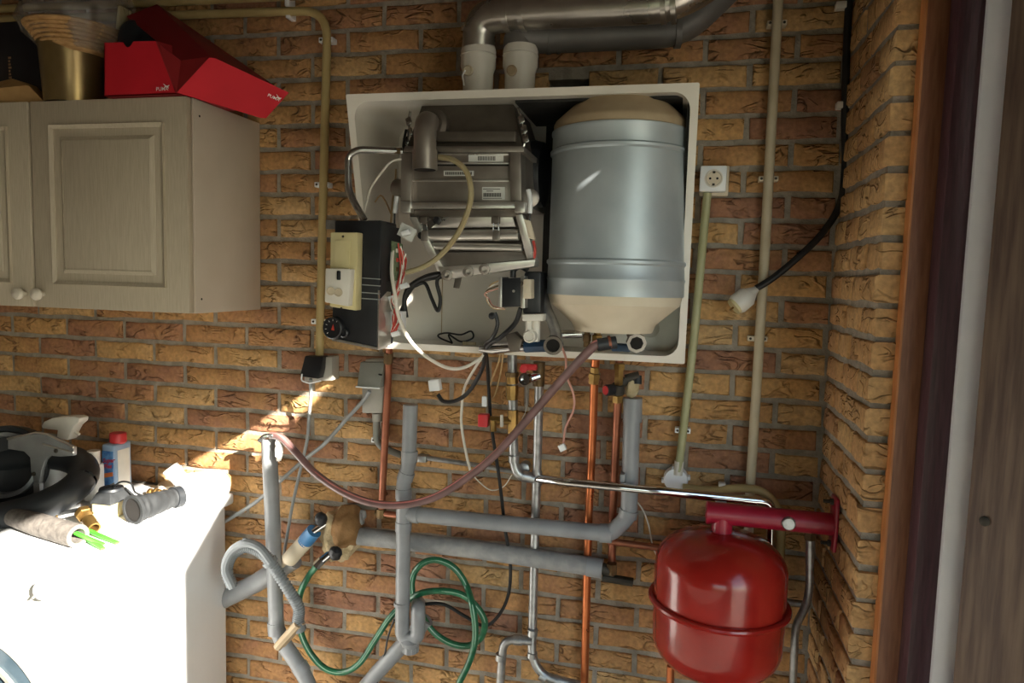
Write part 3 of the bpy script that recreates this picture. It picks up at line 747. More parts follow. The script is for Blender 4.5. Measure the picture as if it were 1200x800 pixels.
obj('bore', MB().lathe(c - d_ * .0, d_, [(.0148, 0), (.0148, .0005), (0, .0005)], 18), 'dark_hole', vs_)
obj('stem', MB().tube([c - d_ * .05, c - d_ * .12], .012, 14), 'brass_dark', vs_)
obj('blue_washer', MB().obox(P(728, 407, -.18), V(.022, 0, 0), V(0, .012, 0), V(0, 0, .009)), 'blue_dark', vs_, bevel=.004)
# ================================================================== heat exchanger block
hx = thing('heat_exchanger', 'grey cast aluminium heat exchanger with hood and burner in the casing', 'heat exchanger', P(545, 325, -.2))
fy = -.33; by = -.06
def slab(name, quad, y, depth, m, bevel=.002, par=None):
    """a body whose front outline is given in pixels on the plane y, running back by depth"""
    return obj(name, MB().prism([P(u, v, y) for u, v in quad], (0, depth, 0)), m, par or hx, bevel=bevel)
hd = MB(); fr = [P(476, 172, -.30), P(613, 172, -.30), P(602, 122, -.24), P(494, 123, -.24), ]
bk_ = [V(q.x, -.06, q.z) for q in fr]; hd.hexa([fr[0], fr[1], bk_[1], bk_[0], fr[3], fr[2], bk_[2], bk_[3]])
hood = obj('hood', hd, 'alu_dark', hx, bevel=.004)
slab('hood_step', [(500, 166), (604, 166), (604, 153), (500, 154)], -.312, .02, 'alu_dark', par=hood)
slab('flange', [(472, 178), (614, 178), (614, 171), (474, 171)], -.345, .27, 'aluminium')
body = slab('block', [(470, 238), (612, 238), (611, 178), (471, 179)], fy, .26, 'aluminium')
slab('side_rail', [(469, 238), (482, 238), (482, 179), (470, 179)], -.342, .05, 'aluminium')
slab('side_rail', [(598, 238), (611, 238), (610, 178), (597, 178)], -.342, .05, 'aluminium')
for v0, v1 in ((181.5, 179.5), (192, 190), (212.5, 210.5)):
    slab('rib', [(483, v0), (596, v0), (596, v1), (483, v1)], fy - .005, .006, 'alu_bright', .001, body)
slab('groove', [(483, 194.5), (596, 194.5), (596, 192.3), (483, 192.3)], fy - .0008, .002, 'dark_hole', 0, body)
def sticker(u0, v0, u1, v1, lines, y=fy - .0015):
    st = slab('sticker', [(u0, v1), (u1, v1), (u1, v0), (u0, v0)], y, .001, 'label_white', 0, body)
    for (a0, b0, a1, b1) in lines:
        slab('print_bar', [(a0, b1), (a1, b1), (a1, b0), (a0, b0)], y - .0004, .0003, 'print_black', 0, body)
sticker(549, 181.8, 590, 189.5, [(560 + 1.5 * k, 183, 560.8 + 1.5 * k, 188) for k in range(14)])
sticker(520, 200, 555, 206, [(522 + 2.1 * k, 201.3, 523.4 + 2.1 * k, 204.7) for k in range(15)])
sticker(565, 219, 591.5, 234, [(566.5 + 1.5 * k, 226, 567.5 + 1.5 * k, 230.5) for k in range(14)] + [(566, 221, 586, 221.8), (570, 223.4, 578, 224.2), (566, 232, 588, 232.6)])
slab('bright_flange', [(478, 244.5), (612, 244), (611, 236), (476, 237)], -.352, .09, 'alu_bright')
for u in (475, 609): slab('end_lug', [(u - 6, 249), (u + 6, 249), (u + 6, 236), (u - 6, 235)], -.356, .03, 'alu_bright')
slab('dark_strip', [(480, 254), (612, 254), (612, 245), (480, 245.5)], -.335, .08, 'alu_dark')
# lower burner box: an open frame that swings down, seen from its inside
bq = [(481, 254), (611, 250), (626, 306), (514, 317)]
ys = [-.33, -.33, -.30, -.30]
back = [P(u, v, y + .05) for (u, v), y in zip(bq, ys)]
bb = MB().prism([back[3], back[2], back[1], back[0]], (0, .008, 0)); burner = obj('burner_box', bb, 'alu_dark', hx)
def bar(name, a, b, w, m, par, seg=12):
    p0, p1 = P(*a), P(*b); return obj(name, MB().tube([p0, p1], px(w, p0), seg), m, par)
def flat(name, quad4, m, par, th=.006): 
    q = [P(*a) for a in quad4]; return obj(name, MB().prism(q, (0, th, 0)), m, par, bevel=.001)
flat('rail', [(479, 254, -.345), (488, 254, -.345), (521, 316, -.315), (513, 318, -.315)], 'alu_bright', burner, .03)
flat('rail', [(604, 252, -.345), (612, 251, -.345), (628, 306, -.315), (618, 306, -.315)], 'alu_bright', burner, .03)
flat('louvre', [(520, 254, -.325), (600, 252, -.325), (604, 266, -.315), (505, 267, -.315)], 'alu_bright', burner)
bar('burner_tube', (503, 276, -.315), (608, 275, -.315), 6.5, 'alu_bright', burner, 16)
bar('burner_tube', (508, 288, -.31), (612, 290, -.31), 4.5, 'alu_bright', burner, 16)
flat('baffle', [(514, 296, -.305), (614, 294, -.305), (618, 304, -.31), (517, 313, -.31)], 'aluminium', burner)
flat('lower_flange', [(513, 313, -.322), (627, 304, -.322), (626, 312, -.318), (520, 327, -.318)], 'alu_bright', burner, .05)
for u, v in ((524, 322), (549, 318), (568, 315)):
    c = P(u, v, -.32); obj('lug', MB().lathe(c, (.1, -1, -.1), [(px(7, c), -.015), (px(6.5, c), .006), (px(3.5, c), .007), (px(3, c), -.004), (0, -.004)], 16), 'aluminium', burner)
flat('tongue', [(533, 326, -.32), (541, 325, -.32), (538, 338, -.32), (531, 337, -.32)], 'alu_dark', burner, .003)
for u, v in ((497, 258), (581, 258)):
    c = P(u, v, -.352)
    lt = obj('latch', MB().obox(c, V(.009, 0, 0), V(0, .006, 0), V(0, 0, .008)), 'alu_dark', burner, bevel=.002)
    a, b = P(u - 3, v + 3, -.358), P(u + 3, v + 3, -.358)
    obj('wire_bail', MB().tube(fillet([a, P(u - 3, v + 17, -.36), P(u + 3.5, v + 17, -.36), b], .006), .0016, 8), 'steel', lt)
    obj('latch_tab', MB().obox(P(u + .5, v + 18, -.36), V(.008, 0, 0), V(0, .002, 0), V(0, .001, .011)), 'aluminium', lt, bevel=.0015)
for u, v in ((512, 258), (494, 276)):
    c = P(u, v, -.345); obj('bolt', MB().lathe(c, (0, -1, 0), [(.008, -.01), (.008, .004), (.005, .007), (0, .007)], 10), 'plastic_black', burner)
# spout elbow on the hood
el = fillet([P(506, 146, -.27), P(499, 143, -.36), P(498, 165, -.375), P(498, 199, -.375)], .05, 8)
elb = obj('flue_spout', MB().tube(el, px(13.2, el[-1]), 24), 'aluminium', hx)
obj('spout_collar', MB().tube([P(498, 176, -.375), P(498, 199, -.375)], px(14.6, el[-1]), 24), 'aluminium', elb)
obj('spout_mouth', MB().tube([P(498, 198.6, -.375), P(498, 199.4, -.375)], px(12.6, el[-1]), 24), 'dark_hole', elb)
obj('spout_ring', MB().lathe(P(507, 147, -.295), (-.1, -1, .0), [(px(19, el[0]), -.01), (px(19, el[0]), .005), (px(15, el[0]), .014)], 24), 'alu_dark', elb)
# toggle chains either side of the hood
for pts in ([(481, 130), (479, 142), (480, 155), (476, 165), (474, 178)], [(607, 126), (611, 140), (614, 152), (616, 163), (612, 176)]):
    tg = obj('toggle', MB().tube(spline([P(u, v, -.29) for u, v in pts], 4), .0028, 8), 'steel', hx)
    for u, v in pts[1:4]: obj('toggle_link', MB().obox(P(u, v, -.293), V(.006, 0, .003), V(0, .003, 0), V(-.002, 0, .008)), 'steel', tg, bevel=.0015)
obj('ignition_lead', MB().tube(spline([P(476, 152, -.3), P(473, 168, -.31), P(473, 182, -.32), P(480, 188, -.33)], 6), .003, 8), 'cable_black', hx)
for u, v0, v1 in ((464.5, 230, 250), (620, 222, 250)):
    a = P(u + (1 if u < 500 else -1), v0, -.33); b = P(u - (2 if u < 500 else -1), v1, -.33)
    st = obj('sensor_sleeve', MB().tube(spline([a, (a + b) / 2 + V(.003 if u > 500 else 0, 0, 0), b], 4), px(2.8, a), 10), 'plastic_bright', hx)
    obj('sensor_lead', MB().tube([b, b + V(0, 0, -.03)], .002, 8), 'cable_black', st)
obj('sensor_block', MB().obox(P(621, 269, -.33), V(.007, 0, -.002), V(0, .006, 0), V(-.006, 0, .02)), 'cream', hx, bevel=.002)
obj('sensor_lead', MB().tube(spline([P(625, 282, -.33), P(627, 293, -.33), P(626, 302, -.32)], 4), .003, 8), 'cable_red', hx)
# black fan housing in the shadow right of the block
obj('fan_housing', MB().lathe(P(628, 205, -.13), (1, 0, 0), [(.02, -.03), (.075, -.025), (.08, 0), (.075, .02), (.02, .022)], 28), 'plastic_black', hx)
for u, v in ((466, 220), (621, 232)):
    c = P(u, v, -.29); obj('port', MB().lathe(c, (-.3 if u < 500 else .3, -1, 0), [(.02, -.03), (.02, .002), (.014, .004), (0, .004)], 18), 'aluminium', hx)

# bent silver pipe at the left of the casing, clear hose, thin leads
bp_ = thing('bent_pipe', 'bent silver metal pipe sticking out left of the heat exchanger', 'pipe', P(427, 255, -.36))
path = fillet([P(472, 177, -.34), P(420, 175, -.37), P(408, 182, -.37), P(408, 225, -.375), P(427, 258, -.375)], .03, 6)
obj('tube', MB().tube(path, px(4.2, path[0]), 16), 'steel', bp_)
obj('flattened_end', MB().obox(P(466, 177, -.345), V(.008, 0, 0), V(0, .006, 0), V(0, 0, .006)), 'brass_dark', bp_, bevel=.002)
def cable(label, pts, rpx, m, name='cable', cat='cable', n=8, ends=()):
    path = spline(pp(pts), n); t = thing(name, label, cat, min(path, key=lambda q: q.z))
    obj('sheath', MB().tube(path, px(rpx, path[len(path) // 2]), 8), m, t)
    return t
def plugend(t, u, v, y, w, h, m, ang=0.0, name='connector'):
    c = P(u, v, y); s_ = px(1, c); ca, sa = math.cos(ang), math.sin(ang)
    return obj(name, MB().obox(c, V(w * s_ * ca, 0, w * s_ * sa), V(0, min(w, h) * s_ * .8, 0), V(-h * s_ * sa, 0, h * s_ * ca)), m, t, bevel=.0015)
t = cable('clear yellowish hose curving down across the heat exchanger', [(514, 184, -.36), (530, 187, -.38), (546, 200, -.39), (552, 224, -.39), (548, 248, -.39), (535, 276, -.385), (515, 300, -.38), (495, 313, -.375), (476, 319, -.37)], 3.4, 'clear_hose', 'clear_hose', 'hose')
cable('thin white lead curling down from the heat exchanger to the control box', [(471, 186, -.34), (458, 190, -.33), (445, 205, -.32), (434, 222, -.31), (428, 245, -.33), (426, 262, -.34)], 1.3, 'cable_white')
cable('thin tan lead hanging inside the casing left of the heat exchanger', [(464, 198, -.25), (463, 215, -.25), (460, 235, -.25), (458, 262, -.27)], 1.2, 'cable_tan')
t = cable('thin yellow lead with a loose clip inside the casing', [(439, 237, -.2), (446, 229, -.2), (452, 236, -.2), (458, 250, -.22)], 1.0, 'cable_tan')

# ================================================================== control box hanging left of the casing
cb = thing('control_box', 'black boiler control box with gauge and ivory socket plate', 'control box', P(440, 404, -.40))
f0 = -.42
q = [(392, 258), (447, 258), (443, 407), (388, 396)]
pts = [P(u, v, f0) for u, v in q]
obj('housing', MB().prism(pts[::-1], (0, .085, 0)), 'plastic_black', cb, bevel=.004)
for v in (326, 334, 343, 350):
    a, b = P(417, v - 1, f0 - .001), P(446, v + 1, f0 - .001); obj('groove_line', MB().tube([a, b], .0012, 6), 'cable_grey', cb)
sk_ = P(461, 300, -.36)
side = MB().prism([P(447, 262, -.415), P(470, 268, -.33), P(469, 325, -.33), P(447, 332, -.415)], (-.006, .004, 0))
obj('side_cover', side, 'plastic_black', cb)
obj('circuit_board', MB().prism([P(458, 282, -.375), P(471, 286, -.335), P(470, 326, -.335), P(459, 330, -.375)], (.003, -.002, 0)), 'pcb', cb)
for k in range(7):
    c = P(461 + (k % 2) * 4, 288 + k * 5.5, -.36); obj('board_component', MB().obox(c, V(.004, 0, 0), V(0, .003, 0), V(0, 0, .0045)), ['cable_red', 'plastic_white', 'brass_dark'][k % 3], cb, bevel=.001)
lo = MB().prism([P(444, 340, -.422), P(458, 342, -.36), P(458, 404, -.36), P(443, 407.5, -.422)], (-.004, .003, 0))
obj('metal_cheek', lo, 'alu_bright', cb, label='bright metal side of the housing')
sheet = MB().prism([P(388, 396, f0 - .002), P(444, 407.5, f0 - .002), P(443, 410, f0 - .002), P(389, 399, f0 - .002)], (0, .05, 0))
obj('metal_edge', sheet, 'alu_bright', cb)
ip = obj('socket_plate', MB().prism([P(u, v, f0 - .030) for u, v in ((386, 359), (417, 364), (419, 272), (387, 272))], (0, .028, 0)), 'plastic_ivory', cb, bevel=.003, label='ivory socket plate')
obj('raised_field', MB().prism([P(u, v, f0 - .033) for u, v in ((391, 316), (409, 317), (410, 281), (392, 281))], (0, .004, 0)), 'plastic_ivory', ip, bevel=.001)
sw = obj('socket_block', MB().prism([P(u, v, f0 - .050) for u, v in ((380, 354), (408, 359), (411, 315), (381, 314))], (0, .022, 0)), 'plastic_white', cb, bevel=.003, label='white double socket with rocker switch')
obj('rocker', MB().obox(P(397, 322.5, f0 - .052), V(.0038, 0, 0), V(0, .003, 0), V(0, 0, .0095)), 'plastic_black', sw, bevel=.002)
for u, v in ((387.5, 341), (396.5, 342.5)): 
    c = P(u, v, f0 - .051); obj('socket_recess', MB().lathe(c, (0, -1, 0), [(.009, -.002), (.009, .001), (.0072, .001), (.0065, -.0005), (0, -.0005)], 18), 'cream', sw)
for u, v in ((402, 277), (400, 361)): c = P(u, v, f0 - .031); obj('screw', MB().lathe(c, (0, -1, 0), [(.0025, 0), (.002, .002), (0, .002)], 8), 'iron_dark', ip)
gc_ = P(393, 384, f0 - .002)
gz = obj('gauge', MB().lathe(gc_, (-.12, -1, 0), [(px(13, gc_), -.004), (px(13, gc_), .012), (px(11.5, gc_), .014), (px(11, gc_), .009), (0, .009)], 28), 'plastic_black', cb)
for k in range(9):
    a = math.radians(220 - 32 * k); r_ = px(9.3, gc_); c = gc_ + V(math.cos(a) * r_, -.0102, math.sin(a) * r_)
    obj('tick', MB().obox(c, V(math.cos(a) * .0018, 0, math.sin(a) * .0018), V(0, .0003, 0), V(-math.sin(a) * .0005, 0, math.cos(a) * .0005)), 'white_print', gz)
obj('needle', MB().prism([gc_ + V(-.004, -.0105, -.004), gc_ + V(.0005, -.0105, .009), gc_ + V(.003, -.0105, -.005)], (0, -.0005, 0)), 'cable_red', gz)
c = P(404, 390, f0 - .002); obj('button', MB().lathe(c, (0, -1, 0), [(px(5.5, c), -.002), (px(5.5, c), .006), (px(4, c), .008), (px(3.4, c), .006), (0, .006)], 18), 'plastic_black', cb)
obj('wall_bracket', MB().obox(P(388, 263, -.2), V(.012, 0, 0), V(0, .004, 0), V(0, 0, .011)), 'galv', cb)
obj('mount_arm', MB().obox(P(420, 300, -.22), V(.012, 0, 0), V(0, .115, 0), V(0, 0, .012)), 'plastic_black', cb)
# loom of wires on its open side
wb = thing('wire_loom', 'tangle of red and white wires beside the control box', 'wires', P(462, 392, -.36))
rw = random.Random(8)
for k in range(9):
    pts = [(468 + rw.uniform(-4, 8), 285 + 3 * k, -.35 - rw.uniform(0, .02)), (474 + rw.uniform(-6, 4), 312 + rw.uniform(-5, 5), -.36), (468 + rw.uniform(-4, 4), 336, -.37), (461 + rw.uniform(-4, 4), 352, -.375), (463 + rw.uniform(-3, 6), 372, -.375), (461 + rw.uniform(-3, 3), 386 + rw.uniform(0, 8), -.37)]
    obj('wire', MB().tube(spline(pp(pts), 6), .0019, 7), ['cable_red', 'cable_white', 'cable_red'][k % 3], wb)
for u, v, a_ in ((476, 273, -.4), (474, 335, .3), (461, 349, .2), (464, 391, .5)):
    c = P(u, v, -.37); obj('tie', MB().obox(c, V(.009, 0, .003), V(0, .006, 0), V(-.002, 0, .005)), 'plastic_bright', wb, bevel=.001)
obj('paper_tag', MB().obox(P(477, 272, -.36), V(.017, 0, -.008), V(0, .001, 0), V(.006, 0, .013)), 'label_white', wb)
obj('connector_row', MB().obox(P(465, 375, -.35), V(.018, 0, 0), V(0, .012, 0), V(0, 0, .02)), 'plastic_bright', wb, bevel=.002)
t = cable('long white cable drooping from the control box under the casing', [(460, 294, -.37), (459, 320, -.40), (463, 345, -.41), (467, 370, -.40), (480, 398, -.36), (500, 418, -.3), (525, 431, -.24), (545, 430, -.2), (566, 418, -.18)], 2.2, 'cable_white')
# black leads in the bottom of the casing
cable('thick black cable loop behind the control box in the casing', [(476, 372, -.1), (474, 352, -.1), (480, 336, -.11), (500, 324, -.12), (525, 319, -.13)], 3.0, 'cable_black')
cable('black cable hanging in a narrow loop under the burner box', [(486, 335, -.11), (498, 332, -.12), (506, 350, -.12), (513, 364, -.12), (516, 350, -.12), (512, 330, -.13), (520, 320, -.14)], 2.2, 'cable_black')
cable('second thick black cable running behind the first one', [(470, 365, -.09), (478, 345, -.09), (492, 330, -.1), (520, 324, -.11)], 2.2, 'cable_black')
t = cable('knot of thin black wire lying on the casing floor', [(530, 402, -.12), (516, 396, -.11), (514, 392, -.11), (524, 390, -.12), (540, 392, -.12), (552, 388, -.12), (554, 396, -.11), (540, 400, -.12), (526, 392, -.11), (530, 402, -.12)], 1.1, 'cable_black')
plugend(t, 550, 403, -.12, 8, 2.5, 'foam')

# ================================================================== gas valve block right of the burner
gv = thing('gas_valve', 'black gas valve with white plastic trap below it beside the tank', 'gas valve', P(625, 402, -.2))
slab('valve_box', [(587, 360), (611, 359), (611, 325), (587, 326)], -.30, .06, 'plastic_black', .003, gv)
slab('end_plate', [(583.5, 360), (588, 360), (588, 324), (584, 325)], -.302, .065, 'alu_bright', .001, gv)
slab('end_plate', [(610, 361), (615, 361), (615, 323), (610, 323)], -.302, .065, 'alu_bright', .001, gv)
slab('valve_back', [(612, 368), (634, 368), (634, 318), (614, 318)], -.27, .09, 'plastic_black', .006, gv)
slab('terminal_block', [(613, 350), (622, 350), (622, 327), (613, 327)], -.315, .04, 'cream', .002, gv)
c = P(602, 341, -.3); obj('valve_screw', MB().lathe(c, (0, -1, 0), [(.003, 0), (.003, .002), (0, .002)], 10), 'alu_bright', gv)
slab('clip_block', [(612, 376), (636, 376), (636, 368), (612, 368)], -.28, .05, 'plastic_white', .002, gv)
obj('trap_tube', MB().tube(pp([(620, 375, -.26), (620, 392, -.26)]), px(4, P(620, 380, -.26)), 14), 'plastic_white', gv)
obj('trap_tube', MB().tube(pp([(628, 375, -.25), (628, 400, -.25)]), px(5, P(620, 380, -.26)), 14), 'plastic_white', gv)
c = P(621, 394, -.27); obj('trap_cap', MB().lathe(c, (-.1, -1, 0), [(px(7.5, c), -.02), (px(7.5, c), .006), (px(6, c), .009), (px(5, c), .005), (0, .005)], 20), 'plastic_white', gv)
obj('supply_arm', MB().tube(spline(pp([(633, 335, -.2), (640, 360, -.22), (650, 385, -.24), (654, 405, -.26)]), 5), px(6.5, P(640, 370, -.22)), 14), 'galv', gv)
obj('hose_elbow', MB().tube(spline(pp([(601, 325, -.28), (602, 316, -.28), (610, 312, -.28), (618, 316, -.27)]), 5), px(3.5, P(600, 320, -.28)), 12), 'plastic_black', gv)
for k in range(4):
    obj('lead', MB().tube(spline(pp([(586, 328 + 3 * k, -.29), (574 - 2 * k, 335 + 3 * k, -.28), (570 + k, 350, -.27), (578, 361 - k, -.28), (592, 362, -.29)]), 6), .0014, 7), ['cable_tan', 'cable_white', 'brass_dark', 'cable_pink'][k], gv)
obj('lead_end', MB().lathe(P(577, 370, -.27), (0, -1, 0), [(.007, -.01), (.008, .004), (0, .006)], 14), 'plastic_black', gv)
op = thing('open_elbow', 'grey open-ended elbow fitting pointing forward above the casing lip', 'fitting', P(652, 412, -.25))
d_ = V(.1, -1, -.12).normalized(); c = P(648, 405, -.28)
obj('mouth', MB().lathe(c, d_, [(.016, -.06), (.0195, -.02), (.021, .0), (.015, .0), (.0145, -.03)], 24), 'alu_dark', op)
obj('bore', MB().lathe(c - d_ * .006, d_, [(.0149, 0), (.0149, .0005), (0, .0005)], 20), 'dark_hole', op)
cp = thing('connecting_pipe', 'short chrome pipe with blue nut lying along the casing lip', 'pipe', P(590, 408, -.2))
path = pp([(562, 408, -.21), (578, 408, -.21), (606, 406, -.21), (640, 406, -.22)])
obj('tube', MB().tube(path, [px(4, path[0]), px(7.5, path[1]), px(6, path[2]), px(5, path[3])], 18), 'chrome', cp)
obj('blue_nut', MB().tube(pp([(615, 406, -.215), (640, 405, -.22)]), px(7, path[0]), 8), 'blue_dark', cp, label='blue plastic nut')
obj('bracket_saddle', MB().prism([P(u, v, -.225) for u, v in ((592, 392), (603, 389), (612, 398), (608, 412), (597, 412))], (0, .03, 0)), 'alu_dark', cp, bevel=.002)
obj('pipe_arm', MB().tube(pp([(648, 392, -.18), (682, 391, -.17)]), px(5, path[0]), 14), 'chrome', cp)

cable('black cable running from the gas valve down across the casing lip', [(580, 366, -.27), (583, 380, -.27), (577, 396, -.26), (569, 404, -.22), (571, 425, -.13), (573, 460, -.06), (576, 500, -.05), (585, 560, -.05), (592, 620, -.05), (598, 660, -.05), (596, 695, -.05), (585, 720, -.05), (568, 733, -.05), (545, 722, -.06), (520, 708, -.06), (495, 708, -.06), (482, 712, -.06)], 2.0, 'cable_black')
t = cable('short black cable ending in a white connector under the casing', [(610, 361, -.28), (604, 378, -.27), (588, 394, -.26), (571, 407, -.22), (565, 432, -.15), (550, 458, -.10), (535, 469, -.08), (520, 470, -.07), (513, 462, -.07)], 2.6, 'cable_black')
plugend(t, 510, 451, -.07, 6.5, 6.5, 'plastic_bright', .15)
cable('thin pale lead dropping from the casing lip to the pipe clip', [(567, 415, -.2), (556, 432, -.12), (544, 455, -.06), (541, 480, -.05), (541, 500, -.05), (546, 530, -.05), (551, 551, -.05)], 1.6, 'cable_white')
t = cable('thin tan lead ending in a white connector under the casing', [(587, 412, -.2), (584, 425, -.15), (576, 446, -.08), (571, 464, -.05)], 1.1, 'cable_tan')
plugend(t, 568, 470, -.05, 3, 6, 'plastic_bright')
cable('second thin tan lead hanging under the casing', [(590, 412, -.2), (586, 440, -.1), (580, 462, -.05), (575, 470, -.05), (584, 473, -.05)], .9, 'cable_tan')
t = cable('thin pink twisted lead with a small white connector hanging by the copper pipe', [(658, 405, -.2), (663, 420, -.17), (664, 440, -.1), (672, 462, -.07), (672, 480, -.07), (663, 500, -.06), (660, 520, -.06)], 1.3, 'cable_pink')
plugend(t, 659, 524, -.06, 4, 4, 'plastic_bright', .5)
cable('thin brown lead loop hanging below the casing on the left', [(551, 552, -.04), (560, 563, -.03), (575, 574, -.03), (590, 570, -.03), (600, 556, -.04)], .7, 'cable_white')
cable('thin white lead curling on the wall beside the grey elbow', [(735, 575, -.02), (752, 595, -.015), (760, 615, -.015), (765, 640, -.015), (772, 655, -.02)], .9, 'cable_white')
# ================================================================== plumbing on the wall
def sleeve(t, a, b, rpx, m, seg=18, name='socket'):
    p0, p1 = P(*a), P(*b); return obj(name, MB().tube([p0, p1], px(rpx, p0), seg), m, t)
def pipe(label, pts, rpx, m, bend=.03, name='pipe', cat='pipe', seg=16, sockets=(), sm=None, sr=1.15):
    path = fillet(pp(pts), bend, 7) if bend else pp(pts)
    t = thing(name, label, cat, min(path, key=lambda q: q.z)); r = px(rpx, path[len(path) // 2])
    obj('tube', MB().tube(path, r, seg), m, t)
    for a, b in sockets: obj('socket', MB().tube(pp([a, b]), r * sr, seg), sm or m, t)
    return t
# copper
t = pipe('old brown copper pipe dropping from the control box past the switch box', [(456, 406, -.09), (455, 440, -.06), (447, 597, -.05)], 4.3, 'copper_old', 0, 'copper_pipe')
sleeve(t, (455.5, 413, -.085), (455, 425, -.075), 5.5, 'brass_dark', 6, 'nut')
t2 = sleeve(t, (447, 596, -.05), (447, 606, -.05), 6, 'brass_dark', 8, 'tap_body'); sleeve(t, (447, 601, -.05), (470, 604, -.06), 3.5, 'copper_old', 10, 'branch')
sleeve(t, (440, 600, -.05), (449, 602, -.05), 4, 'brass_dark', 6, 'cap')
t = pipe('bright copper pipe running straight down to the floor under the tank', [(698, 420, -.12), (696.5, 446, -.10), (694, 520, -.045), (690, 600, -.032), (684, 830, -.032)], 4.8, 'copper', 0, 'copper_pipe')
for a, b, r in (((697, 430, -.118), (697, 437, -.116), 5.5), ((697, 437, -.116), (696.5, 443, -.114), 7.5), ((696.5, 443, -.114), (696, 449, -.112), 6.5)): sleeve(t, a, b, r, 'brass', 6, 'nut')
t = pipe('shorter copper pipe beside the grey drain pipe under the casing', [(726, 418, -.10), (724, 470, -.07), (720, 560, -.035), (718, 600, -.032), (717, 664, -.032)], 4.6, 'copper_old', 0, 'copper_pipe')
sleeve(t, (717, 660, -.05), (717, 672, -.05), 6.5, 'brass_dark', 6, 'nut')
sleeve(t, (706, 676, -.045), (742, 682, -.045), 5, 'iron_dark', 10, 'tee')
pipe('brown copper pipe running sideways behind the red vessel', [(712, 634, -.035), (745, 638, -.035), (782, 643, -.035)], 4, 'copper_old', 0, 'copper_pipe')
pipe('short copper pipe stub rising below the red vessel', [(786, 780, -.15), (784, 850, -.15)], 4.5, 'copper', 0, 'copper_pipe')
# valve with the red knob
vb = thing('filling_valve', 'brass valve with black and red knob under the casing', 'valve', P(726, 472, -.1))
sleeve(vb, (726, 425, -.10), (725, 452, -.095), 5.5, 'brass', 6, 'body'); sleeve(vb, (726, 426, -.10), (726, 433, -.10), 7, 'brass', 6, 'nut')
sleeve(vb, (725, 450, -.095), (724, 461, -.09), 7.5, 'iron_dark', 12, 'body'); sleeve(vb, (724, 463, -.09), (724, 471, -.088), 6.5, 'brass', 6, 'nut')
sleeve(vb, (722, 457, -.095), (733, 444, -.085), 6, 'iron_dark', 12, 'branch'); sleeve(vb, (733, 444, -.085), (749, 440, -.08), 5.5, 'iron_dark', 12, 'spout'); sleeve(vb, (747, 440, -.08), (747, 450, -.085), 5, 'rubber', 12, 'spout_end')
c = P(713, 457, -.12); ax = V(-.75, -.65, 0).normalized()
kb = obj('knob', MB().lathe(c, ax, [(px(6.8, c), -.013), (px(6.8, c), .006), (px(6, c), .008), (0, .008)], 18), 'plastic_black', vb); obj('knob_face', MB().lathe(c + ax * .008, ax, [(px(5.4, c), 0), (px(5.2, c), .002), (0, .002)], 18), 'red_plastic', kb, label='red knob face')
obj('stem', MB().tube([c, P(723, 457, -.095)], .005, 10), 'brass_dark', vb)
# steel pipes
t = pipe('galvanised steel pipe from the casing bending into the horizontal run', [(600, 402, -.09), (601, 470, -.075), (602, 540, -.06), (606, 556, -.06), (626, 561, -.05)], 5.6, 'galv', .03, 'steel_pipe', sockets=[((602, 533, -.066), (602, 541, -.065)), ((612, 557.5, -.058), (622, 559.5, -.052))])
for a, b, r in (((600, 436, -.083), (600, 441, -.083), 8), ((600, 441, -.083), (600, 449, -.082), 7), ((600, 451, -.081), (600, 463, -.08), 7.6), ((600, 463, -.08), (600, 468, -.08), 6.8)): sleeve(t, a, b, r, 'brass_dark' if r > 7.8 else 'brass', 8, 'union')
rv = thing('relief_valve', 'small brass valve with square red knob on the steel pipe', 'valve', P(600, 508, -.09))
sleeve(rv, (601, 480, -.078), (601, 507, -.076), 6.5, 'brass', 8, 'body'); sleeve(rv, (575, 492, -.08), (601, 493, -.08), 5, 'brass', 10, 'branch')
sleeve(rv, (578, 492, -.09), (578, 505, -.09), 4, 'brass', 10, 'drain'); sleeve(rv, (588, 486, -.09), (588, 500, -.09), 2, 'plastic_white', 8, 'tag')
c = P(567, 492, -.085); obj('knob', MB().obox(c, V(px(6, c), 0, 0), V(0, .012, 0), V(0, 0, px(7.5, c))), 'red_plastic', rv, bevel=.003, label='square red knob')
bvv = thing('ball_valve', 'small chrome ball valve with red lever under the casing', 'valve', P(631, 452, -.11))
sleeve(bvv, (632, 424, -.10), (631, 452, -.10), 7, 'brass_dark', 12, 'body'); sleeve(bvv, (620, 444, -.115), (632, 440, -.105), 5.5, 'chrome', 14, 'branch')
c = P(615, 444, -.13); obj('outlet', MB().lathe(c, (-.2, -1, -.05), [(px(6, c), -.03), (px(7.2, c), -.01), (px(7.2, c), .004), (px(4.5, c), .004), (px(4, c), -.004), (0, -.004)], 18), 'chrome', bvv)
c = P(620, 430, -.125); obj('lever', MB().obox(c, V(px(10, c), -.004, px(.6, c)), V(0, .008, 0), V(0, 0, px(3.6, c))), 'red_plastic', bvv, bevel=.003, label='red lever')
obj('lever_boss', MB().lathe(P(614, 432, -.125), (0, -1, 0), [(px(4.5, c), -.01), (px(4.5, c), .008), (0, .009)], 12), 'red_plastic', bvv)
obj('chain', MB().tube(spline(pp([(616, 450, -.12), (617, 468, -.1), (616, 482, -.09), (612, 490, -.085), (615, 492, -.085)]), 5), .001, 6), 'galv', bvv)
